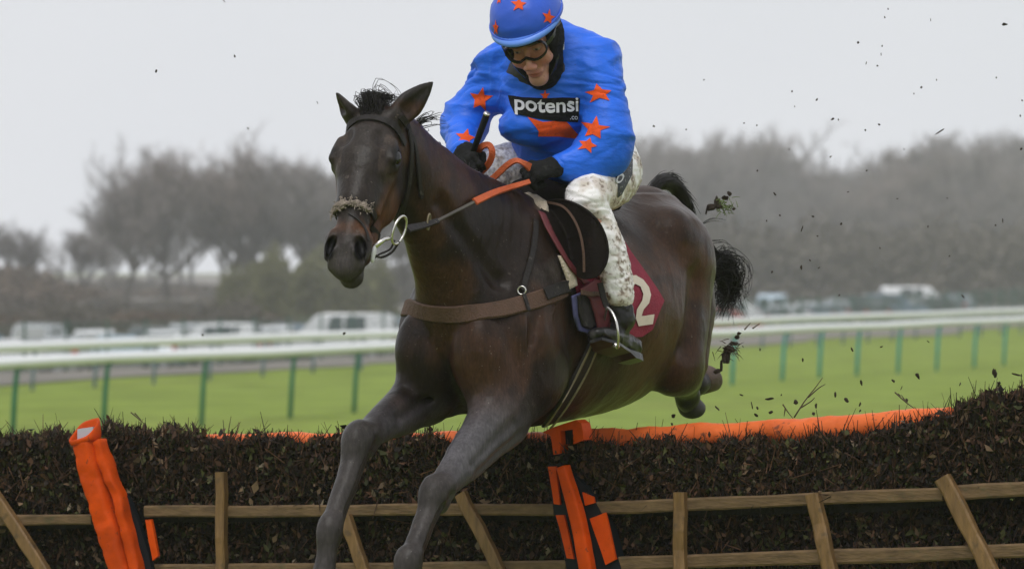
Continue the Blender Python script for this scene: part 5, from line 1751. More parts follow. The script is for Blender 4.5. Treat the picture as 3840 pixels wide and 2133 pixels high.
q = spline([jh(.092, -.022, -.03), jh(.090, -.012, -.06), jh(.082, -.004, -.09)], 10)
strap('reflective_tab', q, [unit(RT + FW * .4) for _ in q], .008, .003, M_piping, helmet)

# ---- goggles
gp = []
for i in range(40):
    a = 2 * math.pi * i / 40
    ca, sa = math.cos(a), math.sin(a)
    x = .066 * math.copysign(abs(ca) ** .6, ca)
    z = -.012 + .031 * math.copysign(abs(sa) ** .7, sa)
    if sa < 0: z += .016 * math.exp(-(x / .016) ** 2)             # bridge over the nose
    y = .108 - 6.2 * x * x
    gp.append((x, y, z))
cen = np.array([jh(*q) for q in gp])
gn = [unit(c - jh(0, .10, -.012)) for c in cen]
goggles = strap('goggles', cen, [unit(FW) for _ in cen], .0065, .008, M_frame, jk, True)
V2 = [jh(0, .112, -.010)]; nr = 5
Vl, Fl = [], []
for rr in range(nr + 1):
    for i in range(40):
        x, y, z = gp[i]; f_ = rr / nr
        xx, zz = x * f_, -.010 + (z + .010) * f_
        Vl.append(jh(xx, .118 - 6.2 * xx * xx - .010 * f_ * f_, zz))
for rr in range(nr):
    for i in range(40):
        a, b = rr * 40 + i, rr * 40 + (i + 1) % 40
        Fl.append((a, b, b + 40, a + 40))
obj('lens', Vl, Fl, M_lens, goggles, True)
for s in (-1, 1):
    q = spline([jh(s * .066, .082, -.010), jh(s * .086, .04, -.004), jh(s * .098, -.02, .006)], 10)
    strap('goggle_strap', q, [unit(RT * s + FW * .3) for _ in q], .018, .002, M_frame, goggles)

# ---- gloved hands
def hand(base, knuckle_dir, palm_n, thumb_side, name, curl=1.0):
    """fist: base = wrist, knuckle_dir from wrist to knuckles, palm_n out of the palm, thumb_side towards the thumb"""
    f = Field(base - .16, base + .16, .0034)
    d = unit(knuckle_dir); n = unit(palm_n - d * np.dot(palm_n, d)); t = unit(np.cross(d, n)); t = t if np.dot(t, thumb_side) > 0 else -t
    def w(a, b, c): return base + d * a + n * b + t * c
    f.limb(base - d * .004, w(.015, 0, 0), (.029, .025), (.033, .026), t, k=.02)
    f.limb(w(.01, 0, 0), w(.085, -.002, 0), (.036, .022), (.046, .020), t, k=.02)
    for i, (off, L) in enumerate(((.033, .92), (.011, 1.0), (-.011, .95), (-.032, .80))):
        k0 = w(.085, -.002, off); a1 = w(.085 + .030 * L, .016, off * 1.02); a2 = w(.085 + .012, .048 * L, off); a3 = w(.085 - .022, .046 * L, off * .97)
        f.limb(k0, a1, .0115, .0108, k=.006); f.limb(a1, a2, .0108, .0100, k=.005); f.limb(a2, a3, .0100, .0088, k=.005)
        f.ell(k0 + n * -.006, .012, k=.006)
    f.limb(w(.02, .012, .026), w(.055, .030, .046), .016, .0135, k=.014); f.limb(w(.055, .030, .046), w(.085, .050, .030), .0128, .0105, k=.006)
    V, Q = f.mesh(1)
    return obj(name, folds(V, normals(V, Q), .0012, 60, (1, 1, 1), 2), Q, M_glove, jk, True)
hand(P(2098, 622, 15.85), np.array([-.90, -.25, -.22]), np.array([-.15, .55, -.75]), np.array([-.2, -.2, 1.0]), 'glove')
hand(P(1735, 565, 15.96), np.array([.15, -.75, -.45]), np.array([.65, .1, -.75]), np.array([.5, -.2, .8]), 'glove')
for wp, el in ((P(2106, 620, 15.86), EL_L), (P(1735, 570, 15.97), EL_R)):
    dirv = unit(wp - el); u = unit(np.cross(dirv, (0, 1, .1))); v = np.cross(dirv, u)
    V, Fs = tube_rings([[wp + dirv * zz + u * math.cos(a) * rr + v * math.sin(a) * rr for a in np.linspace(0, 2 * math.pi, 21)[:-1]]
                        for zz, rr in ((-.004, .034), (-.002, .040), (.010, .041), (.020, .038), (.022, .033))])
    obj('cuff', wrinkle(V, .004, 40), Fs, M_silk, jk, True)

# ---- boots
def boot(knee, ankle, toe, heel, name):
    f = Field(np.minimum.reduce([ankle, toe, heel]) - .16, np.maximum.reduce([ankle, toe, heel]) + .16, .005)
    up = unit(knee - ankle)
    side = unit(np.cross(toe - heel, up))
    f.loft([(ankle + up * .055, (.050, .050)), (ankle, (.043, .046)), (ankle - up * .045, (.038, .048))], side, k=.03)
    dn = -np.cross(side, unit(toe - heel)); dn = dn if np.dot(dn, up) < 0 else -dn
    f.loft([(heel, (.032, .034)), (heel * .6 + toe * .4, (.037, .038)), (heel * .25 + toe * .75, (.043, .030)), (toe, (.030, .020))], side, k=.03)
    V, Q = f.mesh(2)
    bt = obj(name, folds(V, normals(V, Q), .003, 22, (1, 1, 2), 3), Q, M_boot, jk, True)
    # sole and heel block
    rings = []
    for i in range(9):
        c = heel + (toe - heel) * (i / 8 * 1.08 - .03)
        wd = np.interp(i / 8, [0, .15, .4, .75, 1], [.026, .034, .034, .046, .022]); th = .010 if i > 2 else .024
        b = c + dn * np.interp(i / 8, [0, .4, .75, 1], [.030, .034, .028, .018])
        rings.append([b + side * wd, b - side * wd, b - side * wd + dn * th, b + side * wd + dn * th])
    V, Fs = tube_rings(rings)
    obj('sole', V, Fs, M_boot, bt, False)
    return bt
boot(KN_L, P(2322, 1150, 15.86), P(2236, 1252, 15.72), P(2372, 1300, 15.97), 'boot')
boot(KN_R, AN_R, AN_R + HS * .15 + np.array([0, 0, -.07]), AN_R - HS * .07 + np.array([0, 0, -.08]), 'boot')
# boot shaft top cuff on the near leg
# ------------------------------------------------------------------ tack
M_leather = mat('black_leather', (0.018, 0.015, 0.014), rough=0.5, var=0.3, vscale=30, bump=0.2, bscale=90, spec=0.2, spots=[(40, .62, .08, (.09, .08, .07), .6)])
M_saddle = mat('saddle_leather', (0.010, 0.007, 0.006), rough=0.62, var=0.35, vscale=12, bump=0.3, bscale=60, spec=0.08, spots=[(9, .6, .15, (.030, .016, .012), .7)])
M_browngirth = mat('brown_webbing', (0.085, 0.045, 0.028), rough=0.75, var=0.25, vscale=18, bump=0.6, bscale=160, spots=[(24, .6, .1, (.03, .02, .015), .6)])
M_maroon = mat('maroon_cloth', (0.235, 0.014, 0.038), rough=0.75, var=0.15, vscale=25, bump=0.4, bscale=150)
M_maroondark = mat('dark_maroon_trim', (0.11, 0.018, 0.022), rough=0.6, var=0.2, vscale=25)
M_white = mat('white_number', (0.66, 0.58, 0.48), rough=0.7, var=0.08, vscale=30)
M_fleece = mat('cream_sheepskin', (0.52, 0.43, 0.32), rough=0.95, var=0.3, vscale=60, bump=1.0, bscale=120, sheen=0.4)
M_steel = mat('steel', (0.62, 0.60, 0.57), rough=0.25, var=0.1, metal=0.85)
M_bluepad = mat('blue_grey_pad', (0.065, 0.065, 0.155), rough=0.7, var=0.3, vscale=25)
M_rein = mat('orange_rubber_rein', (0.50, 0.095, 0.025), rough=0.55, var=0.15, vscale=40, bump=0.5, bscale=200)
M_straw = mat('tan_webbing', (0.20, 0.165, 0.10), rough=0.8, var=0.25, vscale=40)

def band_loop(name, c, ea, eb, a0, a1, n, width, thick, m, parent, off=.003, R=.6, bvh=None, closed=False, shift=None):
    """strap round a limb or the head: rays from outside towards c in the plane ea, eb"""
    bvh = bvh or HB
    ps, ns = [], []
    for i in range(n):
        a = math.radians(a0 + (a1 - a0) * i / (n if closed else n - 1))
        d = ea * math.cos(a) + eb * math.sin(a)
        cc = c if shift is None else c + shift(a)
        h = bvh.ray_cast(Vector(cc + d * R), Vector(-d), R)
        if h[0] is None: continue
        ps.append(np.array(h[0]) + d * off); ns.append(np.array(h[1]))
    ns = np.array(ns); ps = np.array(ps)
    for _ in range(2):
        if closed: ns = (np.roll(ns, 1, 0) + ns + np.roll(ns, -1, 0)) / 3; ps = (np.roll(ps, 1, 0) + 2 * ps + np.roll(ps, -1, 0)) / 4
        else: ns[1:-1] = (ns[:-2] + ns[1:-1] + ns[2:]) / 3; ps[1:-1] = (ps[:-2] + 2 * ps[1:-1] + ps[2:]) / 4
    return strap(name, ps + ns * .002, ns, width, thick, m, parent, closed)

def w3(q): return HW(np.array([q]))[0]
WE1, WE2, WE3 = (w3(E) - HO for E in (E1, E2, E3))

# ---- bridle
bridle = empty('bridle', tuple(w3(hd(.2, 0, 0)))); tag(bridle, 'black leather bridle with rubber grip reins and sheepskin noseband on the bay horse', 'bridle')
band_loop('browband', w3(hd(.075, 0, 0)), WE2, unit(WE3 * .97 - WE1 * .2), -18, 198, 40, .024, .004, M_leather, bridle)
hp_path = spline([(1520, 470), (1538, 520), (1552, 580), (1556, 640), (1548, 720), (1520, 790), (1492, 826)], 30)
strap_px('cheekpiece', [(1534, 500), (1540, 560), (1536, 640), (1524, 720), (1508, 790), (1500, 820)], HB, .018, .004, M_leather, bridle)
strap_px('throat_strap', [(1540, 505), (1556, 560), (1566, 640), (1572, 700), (1580, 742)], HB, .016, .004, M_leather, bridle)
strap_px('headpiece', [(1500, 436), (1522, 462), (1534, 500)], HB, .022, .004, M_leather, bridle, 12)
nose_c = w3(hd(.385, 0, -.02)); 
band_loop('noseband', nose_c, WE2, WE3, 0, 360, 56, .020, .004, M_leather, bridle, closed=True, shift=None)
# sheepskin tufts on the noseband
tu = MB()
r = random.Random(5)
roll = []
for i in range(26):
    a = math.radians(48 + i * 4.0); d = WE2 * math.cos(a) + WE3 * math.sin(a)
    h = HB.ray_cast(Vector(nose_c + d * .6), Vector(-d), .6)
    if h[0] is not None: roll.append((np.array(h[0]) + np.array(h[1]) * .006, np.array(h[1])))
mbr = MB(); mbr.tube([q[0] for q in roll], np.interp(np.arange(len(roll)), [0, 4, len(roll) - 5, len(roll) - 1], [.004, .009, .011, .005]), 14)
M_nosefleece = mat('muddy_sheepskin', (0.24, 0.20, 0.165), rough=0.95, var=0.6, vscale=50, bump=1.0, bscale=110, spec=0.1)
obj('sheepskin', wrinkle(wrinkle(np.concatenate(mbr.V), .008, 55), .005, 120), mbr.Fc, M_nosefleece, bridle, True)
for i in range(150):
    c, n = roll[r.randrange(len(roll))]
    p = c + WE1 * r.gauss(0, .012) + n * .006
    e = p + n * r.uniform(.000, .005) + WE1 * r.gauss(0, .008) + WE2 * r.gauss(0, .006)
    tu.tube([p, (p + e) / 2 + n * .002, e], [.0020, .0015, .0005], 5, False)
tf = tu.build('sheepskin_tufts', M_nosefleece, bridle, True); tf['kind'] = 'stuff'
strap_px('nose_strap', [(1310, 800), (1348, 830), (1372, 870), (1380, 905)], HB, .008, .003, M_leather, bridle, 12)
# bit ring, cheek bar and chin rein
def ring3(name, c, ax1, ax2, r1, r2, th, m, parent, a0=0, a1=360, n=32):
    mb = MB()
    full = abs(a1 - a0) >= 360
    ps = [c + ax1 * math.cos(math.radians(a0 + (a1 - a0) * i / n)) * r1 + ax2 * math.sin(math.radians(a0 + (a1 - a0) * i / n)) * r2 for i in range(n + 1)]
    mb.tube(ps, th, 8, not full)
    return mb.build(name, m, parent, True)
BITC = P(1497, 863, 14.99)
ring3('bit_ring', BITC, np.array([.55, .80, .1]), np.array([.25, 0, .97]), .034, .044, .0042, M_steel, bridle)
mb = MB(); mb.tube([P(1405, 925, 14.93), P(1440, 898, 14.95), P(1470, 890, 14.97)], [.0085, .0075, .0062], 8); mb.build('bit_cheek', M_steel, bridle, True)
mb = MB(); mb.tube(spline([P(1497, 905, 15.0), P(1470, 945, 15.0), P(1430, 965, 14.98), P(1400, 955, 14.95)], 14), .004, 6); mb.build('chin_strap', M_leather, bridle, True)
mb = MB(); mb.tube(spline([P(1480, 900, 15.0), P(1462, 935, 15.0), P(1420, 955, 14.97), P(1396, 975, 14.95)], 14), .0036, 6); mb.build('chin_strap', M_leather, bridle, True)
mb = MB(); mb.tube(spline([P(1396, 985, 14.93), P(1400, 950, 14.93), P(1408, 920, 14.93)], 10), [.003, .006, .007, .007, .008, .008, .008, .007, .006, .004], 8)
mb.build('bit_guard', M_print, bridle, True)
M_rl = mat('grey_rein_leather', (0.085, 0.075, 0.060), rough=0.5, var=0.3, vscale=40)
# rein: leather from the bit, then rubber grips into the hands
q = spline([P(1525, 860, 15.02), P(1580, 848, 15.12), P(1640, 830, 15.2)], 14)
strap('rein_buckle_end', q, [unit(np.array([.1, -1, .4]))] * 14, np.linspace(.030, .018, 14), .006, M_leather, bridle)
ring3('martingale_ring', P(1608, 832, 15.16), np.array([.3, .95, 0]), np.array([0.1, 0, 1.0]), .013, .024, .0032, M_straw, bridle)
def near(px, py, gap):
    p, n = pick(HB, px, py)
    return P(px, py, p[1] - gap)
q = spline([P(1630, 834, 15.18), near(1710, 793, .03), near(1780, 757, .03)], 14)
strap('rein', q, [unit(np.array([.1, -1, .4]))] * 14, .010, .004, M_rl, bridle)
q = spline([near(1778, 758, .032), near(1850, 725, .04), P(1920, 702, 15.74), P(1985, 682, 15.78)], 20)
strap('rein_grip', q, [unit(np.array([.15, -1, .35]))] * 20, np.linspace(.026, .017, 20), .007, M_rein, bridle)
q = spline([P(1800, 706, 15.90), P(1850, 668, 15.86), P(1900, 622, 15.82), P(1935, 604, 15.79), P(1962, 612, 15.78), P(1985, 628, 15.80)], 30)
strap('rein_grip', q, [unit(np.array([.1, -1, .3]))] * 30, np.interp(np.arange(30), [0, 14, 22, 29], [.022, .022, .016, .030]), .007, M_rein, bridle)
q = spline([P(1790, 570, 15.92), P(1810, 548, 15.88), P(1835, 546, 15.86), P(1846, 575, 15.86), P(1832, 615, 15.88), P(1800, 648, 15.92), P(1776, 664, 15.96)], 30)
strap('rein_grip', q, [unit(np.array([.25, -1, .2]))] * 30, .022, .006, M_rein, bridle)
# far rein drops from the right hand along the neck to the bit
q = spline([P(1720, 622, 15.92), w3((.80, -.13, 2.66)), w3((1.10, -.11, 2.52)), w3((1.32, -.02, 2.46))], 24)
strap('rein', q, [unit(HS * .2 - HL + np.array([0, 0, .3]))] * 24, .013, .004, M_straw, bridle)

# ---- breast girth
bg_ = empty('breast_girth', tuple(w3((.7, 0, 2.2)))); tag(bg_, 'brown webbing breast girth strapped round the chest of the bay horse', 'breast girth')
gp_ = [(2112, 1082), (2060, 1108), (1990, 1132), (1900, 1158), (1800, 1174), (1700, 1178), (1600, 1168), (1530, 1148), (1496, 1128)]
q = spline(gp_, 40); ps, ns = [], []
for x, y in q:
    p, n = pick(HB, x, y)
    if p is not None: ps.append(p); ns.append(n)
# carry it on round the far shoulder
for s_, z_ in ((.66, 2.245), (.58, 2.25), (.48, 2.26), (.36, 2.27), (.22, 2.28)):
    p = w3((s_, -.5, z_)); h = HB.ray_cast(Vector(p), Vector(HL), 1.0)
    if h[0] is not None: ps.append(np.array(h[0])); ns.append(np.array(h[1]))
ps = np.array(ps); ns = np.array(ns)
for _ in range(4):
    ns[1:-1] = (ns[:-2] + ns[1:-1] + ns[2:]) / 3; ps[1:-1] = (ps[:-2] + 2 * ps[1:-1] + ps[2:]) / 4
strap('webbing', ps + ns * .010, ns, .056, .006, M_browngirth, bg_)
strap_px('buckle_strap', [(2118, 1074), (2085, 1084), (2030, 1108)], HB, .042, .004, M_leather, bg_, 12, off=.016)
strap_px('keeper', [(1955, 1112), (1962, 1140), (1968, 1172)], HB, .014, .004, M_leather, bg_, 8, off=.016)
strap_px('neck_strap', [(2006, 830), (2004, 880), (1994, 950), (1978, 1010), (1966, 1050), (1958, 1092)], HB, .020, .004, M_leather, bg_, 20, off=.004)
p_, n_ = pick(HB, 1950, 1096)
ring3('ring', p_ + n_ * .014, unit(np.array([1, -.3, 0])), np.array([0, 0, 1.0]), .013, .013, .003, M_steel, bg_)

# ---- number cloth
nc = empty('number_cloth', tuple(w3((-.1, .25, 2.3)))); tag(nc, 'maroon number cloth with a white 2 under the saddle', 'number cloth')
V2, T = fill([(2200, 800), (2300, 850), (2362, 950), (2420, 1030), (2462, 1090), (2484, 1128), (2470, 1160), (2440, 1235), (2400, 1262), (2320, 1262), (2240, 1200), (2160, 1120), (2130, 1000)])
patch('cloth', V2, T, HB, M_maroon, nc, .016, 14)
dig = [(2330, 1062), (2345, 1040), (2375, 1036), (2402, 1052), (2424, 1080), (2432, 1108), (2424, 1138), (2404, 1160), (2396, 1184), (2444, 1178), (2438, 1214), (2384, 1222), (2374, 1192), (2378, 1160), (2398, 1128), (2402, 1104), (2392, 1078), (2374, 1068), (2352, 1076)]
V2, T = fill(dig)
patch('number', V2, T, HB, M_white, nc, .022, 8)

# ---- saddle
sd = empty('saddle', tuple(w3((.1, 0, 2.62)))); tag(sd, 'small black racing saddle with rounded flap under the jockey', 'saddle')
# seat and pommel: lofted over the withers
rings = []
for s_, zz, wd, hh in ((.30, 2.615, .05, .02), (.27, 2.640, .085, .05), (.20, 2.645, .105, .06), (.10, 2.630, .125, .055), (-.02, 2.625, .14, .05), (-.14, 2.645, .145, .055), (-.22, 2.668, .12, .05), (-.26, 2.665, .06, .02)):
    rg = []
    for k in range(16):
        a = 2 * math.pi * k / 16
        rg.append(w3((s_, wd * math.cos(a), zz + hh * math.sin(a) - .25 * wd * abs(math.cos(a)) ** 2)))
    rings.append(rg)
V, Fs = tube_rings(rings)
obj('seat', V, Fs, M_saddle, sd, True)
# flap: a curved sheet of leather standing off the horse's side
def sheet(name, outline, off, m, parent, thick=.006, L=12, bulge=None):
    V2, T = fill(outline); V2, T = refine2d(V2, T, L)
    top, ok = [], []
    for x, y in V2:
        p, n = pick(HB, x, y)
        if p is None: top.append(np.zeros(3)); ok.append(False); continue
        d = unit(np.array([0, 0, CAMZ]) - p)
        o_ = off if bulge is None else off + bulge(x, y)
        top.append(p + HL * off * .75 + d * (off * .5 + o_ - off)); ok.append(True)
    top = np.array(top)
    T = [t for t in T if all(ok[i] for i in t)]
    n = len(top); bot = top - HL * thick
    Fs = []
    cnt = {}
    for t in T:
        a, b, c = top[t[0]], top[t[1]], top[t[2]]
        if np.dot(np.cross(b - a, c - a), np.array([0, 0, CAMZ]) - a) < 0: t = t[::-1]
        Fs.append(tuple(t)); Fs.append(tuple(i + n for i in t[::-1]))
        for i in range(3):
            e = (t[i], t[(i + 1) % 3]); cnt[e] = cnt.get(e, 0) + 1
    for (a, b) in list(cnt):
        if (b, a) not in cnt: Fs.append((b, a, a + n, b + n))
    return obj(name, np.concatenate([top, bot]), Fs, m, parent, True)
flap_o = spline([(2040, 752), (2110, 748), (2180, 772), (2235, 815), (2268, 868), (2283, 930), (2276, 985), (2250, 1030), (2212, 1046), (2170, 1040), (2130, 990), (2090, 930), (2050, 860), (2026, 800), (2040, 752)], 50)[:-1]
def flap_pt(x, y, lift=0.0):
    D = 15.88 - .19 * float(smooth01(x, 2020, 2240)) - .00006 * (y - 750) - lift
    p, n = pick(HB, x, y)
    if p is not None: D = min(D, p[1] - .02)
    return P(x, y, D)
V2, T = fill([tuple(q) for q in flap_o]); V2, T = refine2d(V2, T, 12)
top = np.array([flap_pt(x, y) for x, y in V2]); nT = len(top)
top = relax(top, np.array(T), 3) if False else top
bot = top + np.array([0, .008, 0]); Fs = []; cnt = set()
for tt_ in T:
    a_, b_, c_ = top[tt_[0]], top[tt_[1]], top[tt_[2]]
    if np.dot(np.cross(b_ - a_, c_ - a_), np.array([0, 0, CAMZ]) - a_) < 0: tt_ = tt_[::-1]
    Fs += [tuple(tt_), tuple(i + nT for i in tt_[::-1])]
    for i in range(3): cnt.add((tt_[i], tt_[(i + 1) % 3]))
for (a_, b_) in list(cnt):
    if (b_, a_) not in cnt: Fs.append((b_, a_, a_ + nT, b_ + nT))
obj('flap', np.concatenate([top, bot]), Fs, M_saddle, sd, True)
pad_o = [(2000, 790), (2024, 800), (2060, 880), (2110, 970), (2165, 1040), (2196, 1060), (2170, 1066), (2120, 1010), (2070, 930), (2025, 850)]
sheet('maroon_edge', pad_o, .030, M_maroondark, sd)
q = spline([(2050, 758), (2110, 775), (2150, 820), (2176, 880), (2188, 950), (2190, 1020)], 24)
strap('leather_welt', [flap_pt(x, y, .006) for x, y in q], [np.array([.1, -1, .1])] * 24, .009, .004, M_browngirth, sd)
q = spline([(2052, 752), (2112, 748), (2180, 772), (2235, 815), (2268, 868), (2283, 930), (2276, 985), (2250, 1028)], 30)
strap('flap_edge', [flap_pt(x - 3, y + 2, .003) for x, y in q], [np.array([.1, -1, .1])] * 30, .007, .004, M_saddle, sd)
sheet('girth_pad', [(2080, 958), (2100, 960), (2142, 1020), (2150, 1070), (2120, 1085), (2110, 1040)], .022, M_fleece, sd)
sheet('blue_pad', [(2125, 1110), (2160, 1095), (2215, 1120), (2215, 1230), (2190, 1252), (2150, 1240), (2132, 1190)], .030, M_bluepad, sd)
sheet('dark_pad', [(2142, 1110), (2170, 1100), (2215, 1120), (2212, 1215), (2190, 1236), (2160, 1224), (2146, 1180)], .036, M_leather, sd)
sheet('maroon_girth_cover', [(2145, 1085), (2200, 1048), (2262, 1060), (2266, 1120), (2262, 1180), (2236, 1262), (2214, 1250), (2200, 1180), (2180, 1120)], .045, M_maroondark, sd)
strap_px('girth_buckle', [(2118, 1096), (2170, 1108), (2230, 1116), (2262, 1118)], HB, .016, .004, M_browngirth, sd, 14, off=.060)
# fleece roll over the withers in front of the seat
fr_ = spline([P(1932, 748, 15.95), P(1960, 742, 15.93), P(1995, 752, 15.90), P(2030, 778, 15.86), P(2044, 800, 15.82)], 14)
mb = MB(); mb.tube(fr_, np.interp(np.arange(14), [0, 4, 9, 13], [.010, .020, .026, .014]), 12)
Vt = wrinkle(np.concatenate(mb.V), .007, 45)
obj('fleece_roll', Vt, mb.Fc, M_fleece, sd, True)
# girths run down and under the belly
for k, (a, b) in enumerate((((2205, 1290), (2010, 1628)), ((2228, 1300), (2040, 1615)))):
    pth = [(a[0] + (b[0] - a[0]) * t + 18 * math.sin(math.pi * t) * (1 if k else .6), a[1] + (b[1] - a[1]) * t) for t in np.linspace(0, 1, 7)]
    strap_px('girth_edge', pth, HB, .010, .003, M_straw, sd, 24, off=.012)
pth = [(2216 + (2024 - 2216) * t + 14 * math.sin(math.pi * t), 1295 + (1622 - 1295) * t) for t in np.linspace(0, 1, 7)]
strap_px('girth', pth, HB, .062, .006, M_leather, sd, 24, off=.006)
# stirrup: leather, iron
q = spline([P(2250, 1060, 15.74), P(2262, 1110, 15.74), P(2275, 1150, 15.74)], 10)
strap('stirrup_leather', q, [unit(np.array([.2, -1, 0]))] * 10, .020, .004, M_leather, sd)
mb = MB()
mb.tube(spline([P(2274, 1150, 15.74), P(2296, 1172, 15.72), P(2312, 1212, 15.70), P(2318, 1262, 15.70), P(2316, 1300, 15.72)], 20), .0046, 8)
mb.tube(spline([P(2274, 1150, 15.74), P(2268, 1185, 15.80), P(2262, 1225, 15.84), P(2262, 1262, 15.86)], 20), .0046, 8)
mb.tube([P(2316, 1300, 15.72), P(2262, 1262, 15.86)], .0085, 8)
mb.build('stirrup_iron', M_steel, sd, True)

# ---- whip held in the right hand
wh = empty('whip', tuple(P(1780, 560, 15.86))); tag(wh, 'black riding whip held upright in the right glove of the jockey', 'whip')
a, b = P(1826, 428, 15.82), P(1772, 575, 15.90)
mb = MB(); mb.tube([a, a + (b - a) * .02, a + (b - a) * .5, b], [.0095, .0115, .0108, .0095], 12); mb.build('grip', M_blackvinyl, wh, True)
mb = MB(); mb.tube([b, b + (b - a) * 1.0, b + (b - a) * 1.8 + np.array([0, 0, -.05])], [.0065, .005, .003], 8); mb.build('shaft', M_blackvinyl, wh, True)
mb = MB(); mb.tube([a - (b - a) * .03, a + (b - a) * .015], [.010, .0122], 12); mb.build('cap', M_steel, wh, True)

# ------------------------------------------------------------------ mane, forelock, tail
M_hair = mat('black_horse_hair', (0.012, 0.010, 0.009), rough=0.5, var=0.3, vscale=20, spec=0.2)
r = random.Random(9)
def hair(name, strands, m, parent, rad=.0022):
    mb = MB()
    for st in strands:
        n = len(st); mb.tube(st, np.linspace(rad, rad * .35, n), 3, False)
    return mb.build(name, m, parent, True)
st = []
for i in range(420):      # forelock, blown back in a tuft between the ears
    x0 = r.uniform(-.035, .035)
    b = w3(hd(r.uniform(-.01, .045), x0, .075))
    h = HB.find_nearest(Vector(b)); b = np.array(h[0])
    tip = P(1424 + r.gauss(0, 26) + x0 * 600, 352 + abs(r.gauss(0, 22)), 15.22 + r.gauss(0, .02))
    mid = (b + tip) / 2 + np.array([r.gauss(-.012, .012), r.gauss(0, .012), .02 + r.gauss(0, .01)])
    st.append(spline([b, mid, tip, tip + np.array([r.gauss(.012, .012), r.gauss(0, .01), r.gauss(-.012, .012)])], 8))
for i in range(4):
    b = w3(hd(.0, r.uniform(-.02, .03), .07)); tip = P(1480 + r.uniform(-20, 30), 330 + r.uniform(-12, 40), 15.25)
    st.append(spline([b, (b + tip) / 2 + np.array([-.02, 0, .05]), tip, tip + np.array([.02, 0, -.04])], 10))
hair('forelock', st, M_hair, horse, .0013)
st = []
for i in range(150):      # mane along the crest, short and lying over to the far side, some flying
    f = r.random()
    s_ = np.interp(f, [0, 1], [.40, 1.06]); z_ = np.interp(s_, [.36, .6, .767, .95, 1.08], [2.60, 2.655, 2.735, 2.835, 2.90])
    p = w3((s_, r.uniform(-.02, .005), z_ + .10)); h = HB.ray_cast(Vector(p), Vector((0, 0, -1)), .4)
    if h[0] is None: continue
    b = np.array(h[0]) - np.array([0, 0, .004])
    L = r.uniform(.03, .06)
    d = unit(-HL * .9 + np.array([0, 0, .25]) - HS * .3 + np.array([r.gauss(0, .3), r.gauss(0, .3), r.gauss(0, .25)]))
    st.append(spline([b, b + d * L * .5 + np.array([0, 0, .012]), b + d * L - np.array([0, 0, .02])], 6))
for i in range(26):       # tuft lifting behind the poll
    b = w3((.96 + r.uniform(-.03, .03), 0, 2.84 + r.uniform(-.02, .01)))
    tip = P(1600 + r.uniform(-14, 46), 418 + abs(r.gauss(0, 34)), 15.42 + r.gauss(0, .02))
    st.append(spline([b, b * .5 + tip * .5 + np.array([-.012, 0, .0]), tip, tip + np.array([r.uniform(.0, .03), 0, r.uniform(-.01, .012)])], 9))
hair('mane', st, M_hair, horse, .0021)
st = []
DK = w3((-.80, 0, 2.585))
arc = spline([P(2440, 712, 16.80), P(2476, 684, 16.86), P(2520, 690, 16.92), P(2556, 735, 16.96), P(2578, 800, 17.0), P(2592, 870, 17.04)], 40)
for i in range(900):      # tail: the dock arched over the croup, hair lying along it
    k = int(r.random() * 30); n_ = 5 + int(r.random() * 5)
    off = np.array([r.gauss(.004, .009), r.gauss(0, .011), r.gauss(.004, .010)])
    seg = arc[k:k + n_ + 4:2]
    if len(seg) < 3: continue
    grow_ = np.linspace(0, 1, len(seg))[:, None]
    st.append(seg + off * (.8 + .35 * grow_) + np.array([r.gauss(0, .008), r.gauss(0, .008), r.gauss(.002, .008)]) * grow_)
mbd = MB(); mbd.tube(arc, np.interp(np.arange(40), [0, 8, 25, 39], [.012, .028, .026, .012]), 12)
obj('dock', np.concatenate(mbd.V), mbd.Fc, M_hair, horse, True)
for i in range(8):
    q1 = P(2600, 880, 17.15); q2 = P(2650 + r.gauss(0, 14), 960 + r.gauss(0, 24), 17.3)
    end = P(2690 + r.gauss(10, 30), 1090 + r.gauss(0, 40), 17.40)
    st.append(spline([arc[37] + np.array([r.gauss(0, .01), 0, r.gauss(0, .01)]), q1, q2, end], 12))
for i in range(420):      # body of the switch, curling down beside the quarter
    a = P(2670 + r.gauss(0, 4), 990 + r.gauss(0, 28), 17.35 + r.gauss(0, .03)); m1 = P(2722 + r.gauss(0, 22), 1005 + r.gauss(0, 34), 17.4)
    m2 = P(2742 + r.gauss(0, 22), 1062 + r.gauss(0, 26), 17.42); e = P(2712 + r.gauss(0, 34), 1130 + r.gauss(0, 34), 17.42)
    st.append(spline([a, m1, m2, e], 14))
for pth in ([(2660, 905), (2720, 905), (2745, 940)], [(2665, 948), (2740, 942), (2800, 975), (2825, 1025), (2815, 1075), (2790, 1105)], [(2668, 952), (2745, 950), (2795, 985), (2806, 1030), (2790, 1070)],
            [(2670, 975), (2720, 965), (2770, 985), (2790, 1030), (2770, 1085)], [(2668, 985), (2730, 985), (2765, 1020), (2760, 1070)], [(2700, 1100), (2716, 1130), (2700, 1165)],
            [(2740, 1075), (2775, 1090), (2800, 1078)], [(2672, 960), (2750, 965), (2782, 1010), (2770, 1060), (2740, 1095)], [(2672, 1000), (2735, 1010), (2760, 1050), (2740, 1110), (2700, 1150)], [(2680, 1030), (2720, 1060), (2725, 1110), (2695, 1170)], [(2745, 1000), (2752, 1040), (2748, 1080)], [(2620, 845), (2670, 825), (2720, 830)]):
    for k in range(3):
        gx2, gy2 = r.gauss(0, 9), r.gauss(0, 9)
        st.append(spline([P(x + gx2 * i_ / 3 + r.gauss(0, 4), y + gy2 * i_ / 3 + r.gauss(0, 4), 17.38 + r.gauss(0, .03)) for i_, (x, y) in enumerate(pth)], 24))
hair('tail', st, M_hair, horse, .0017)
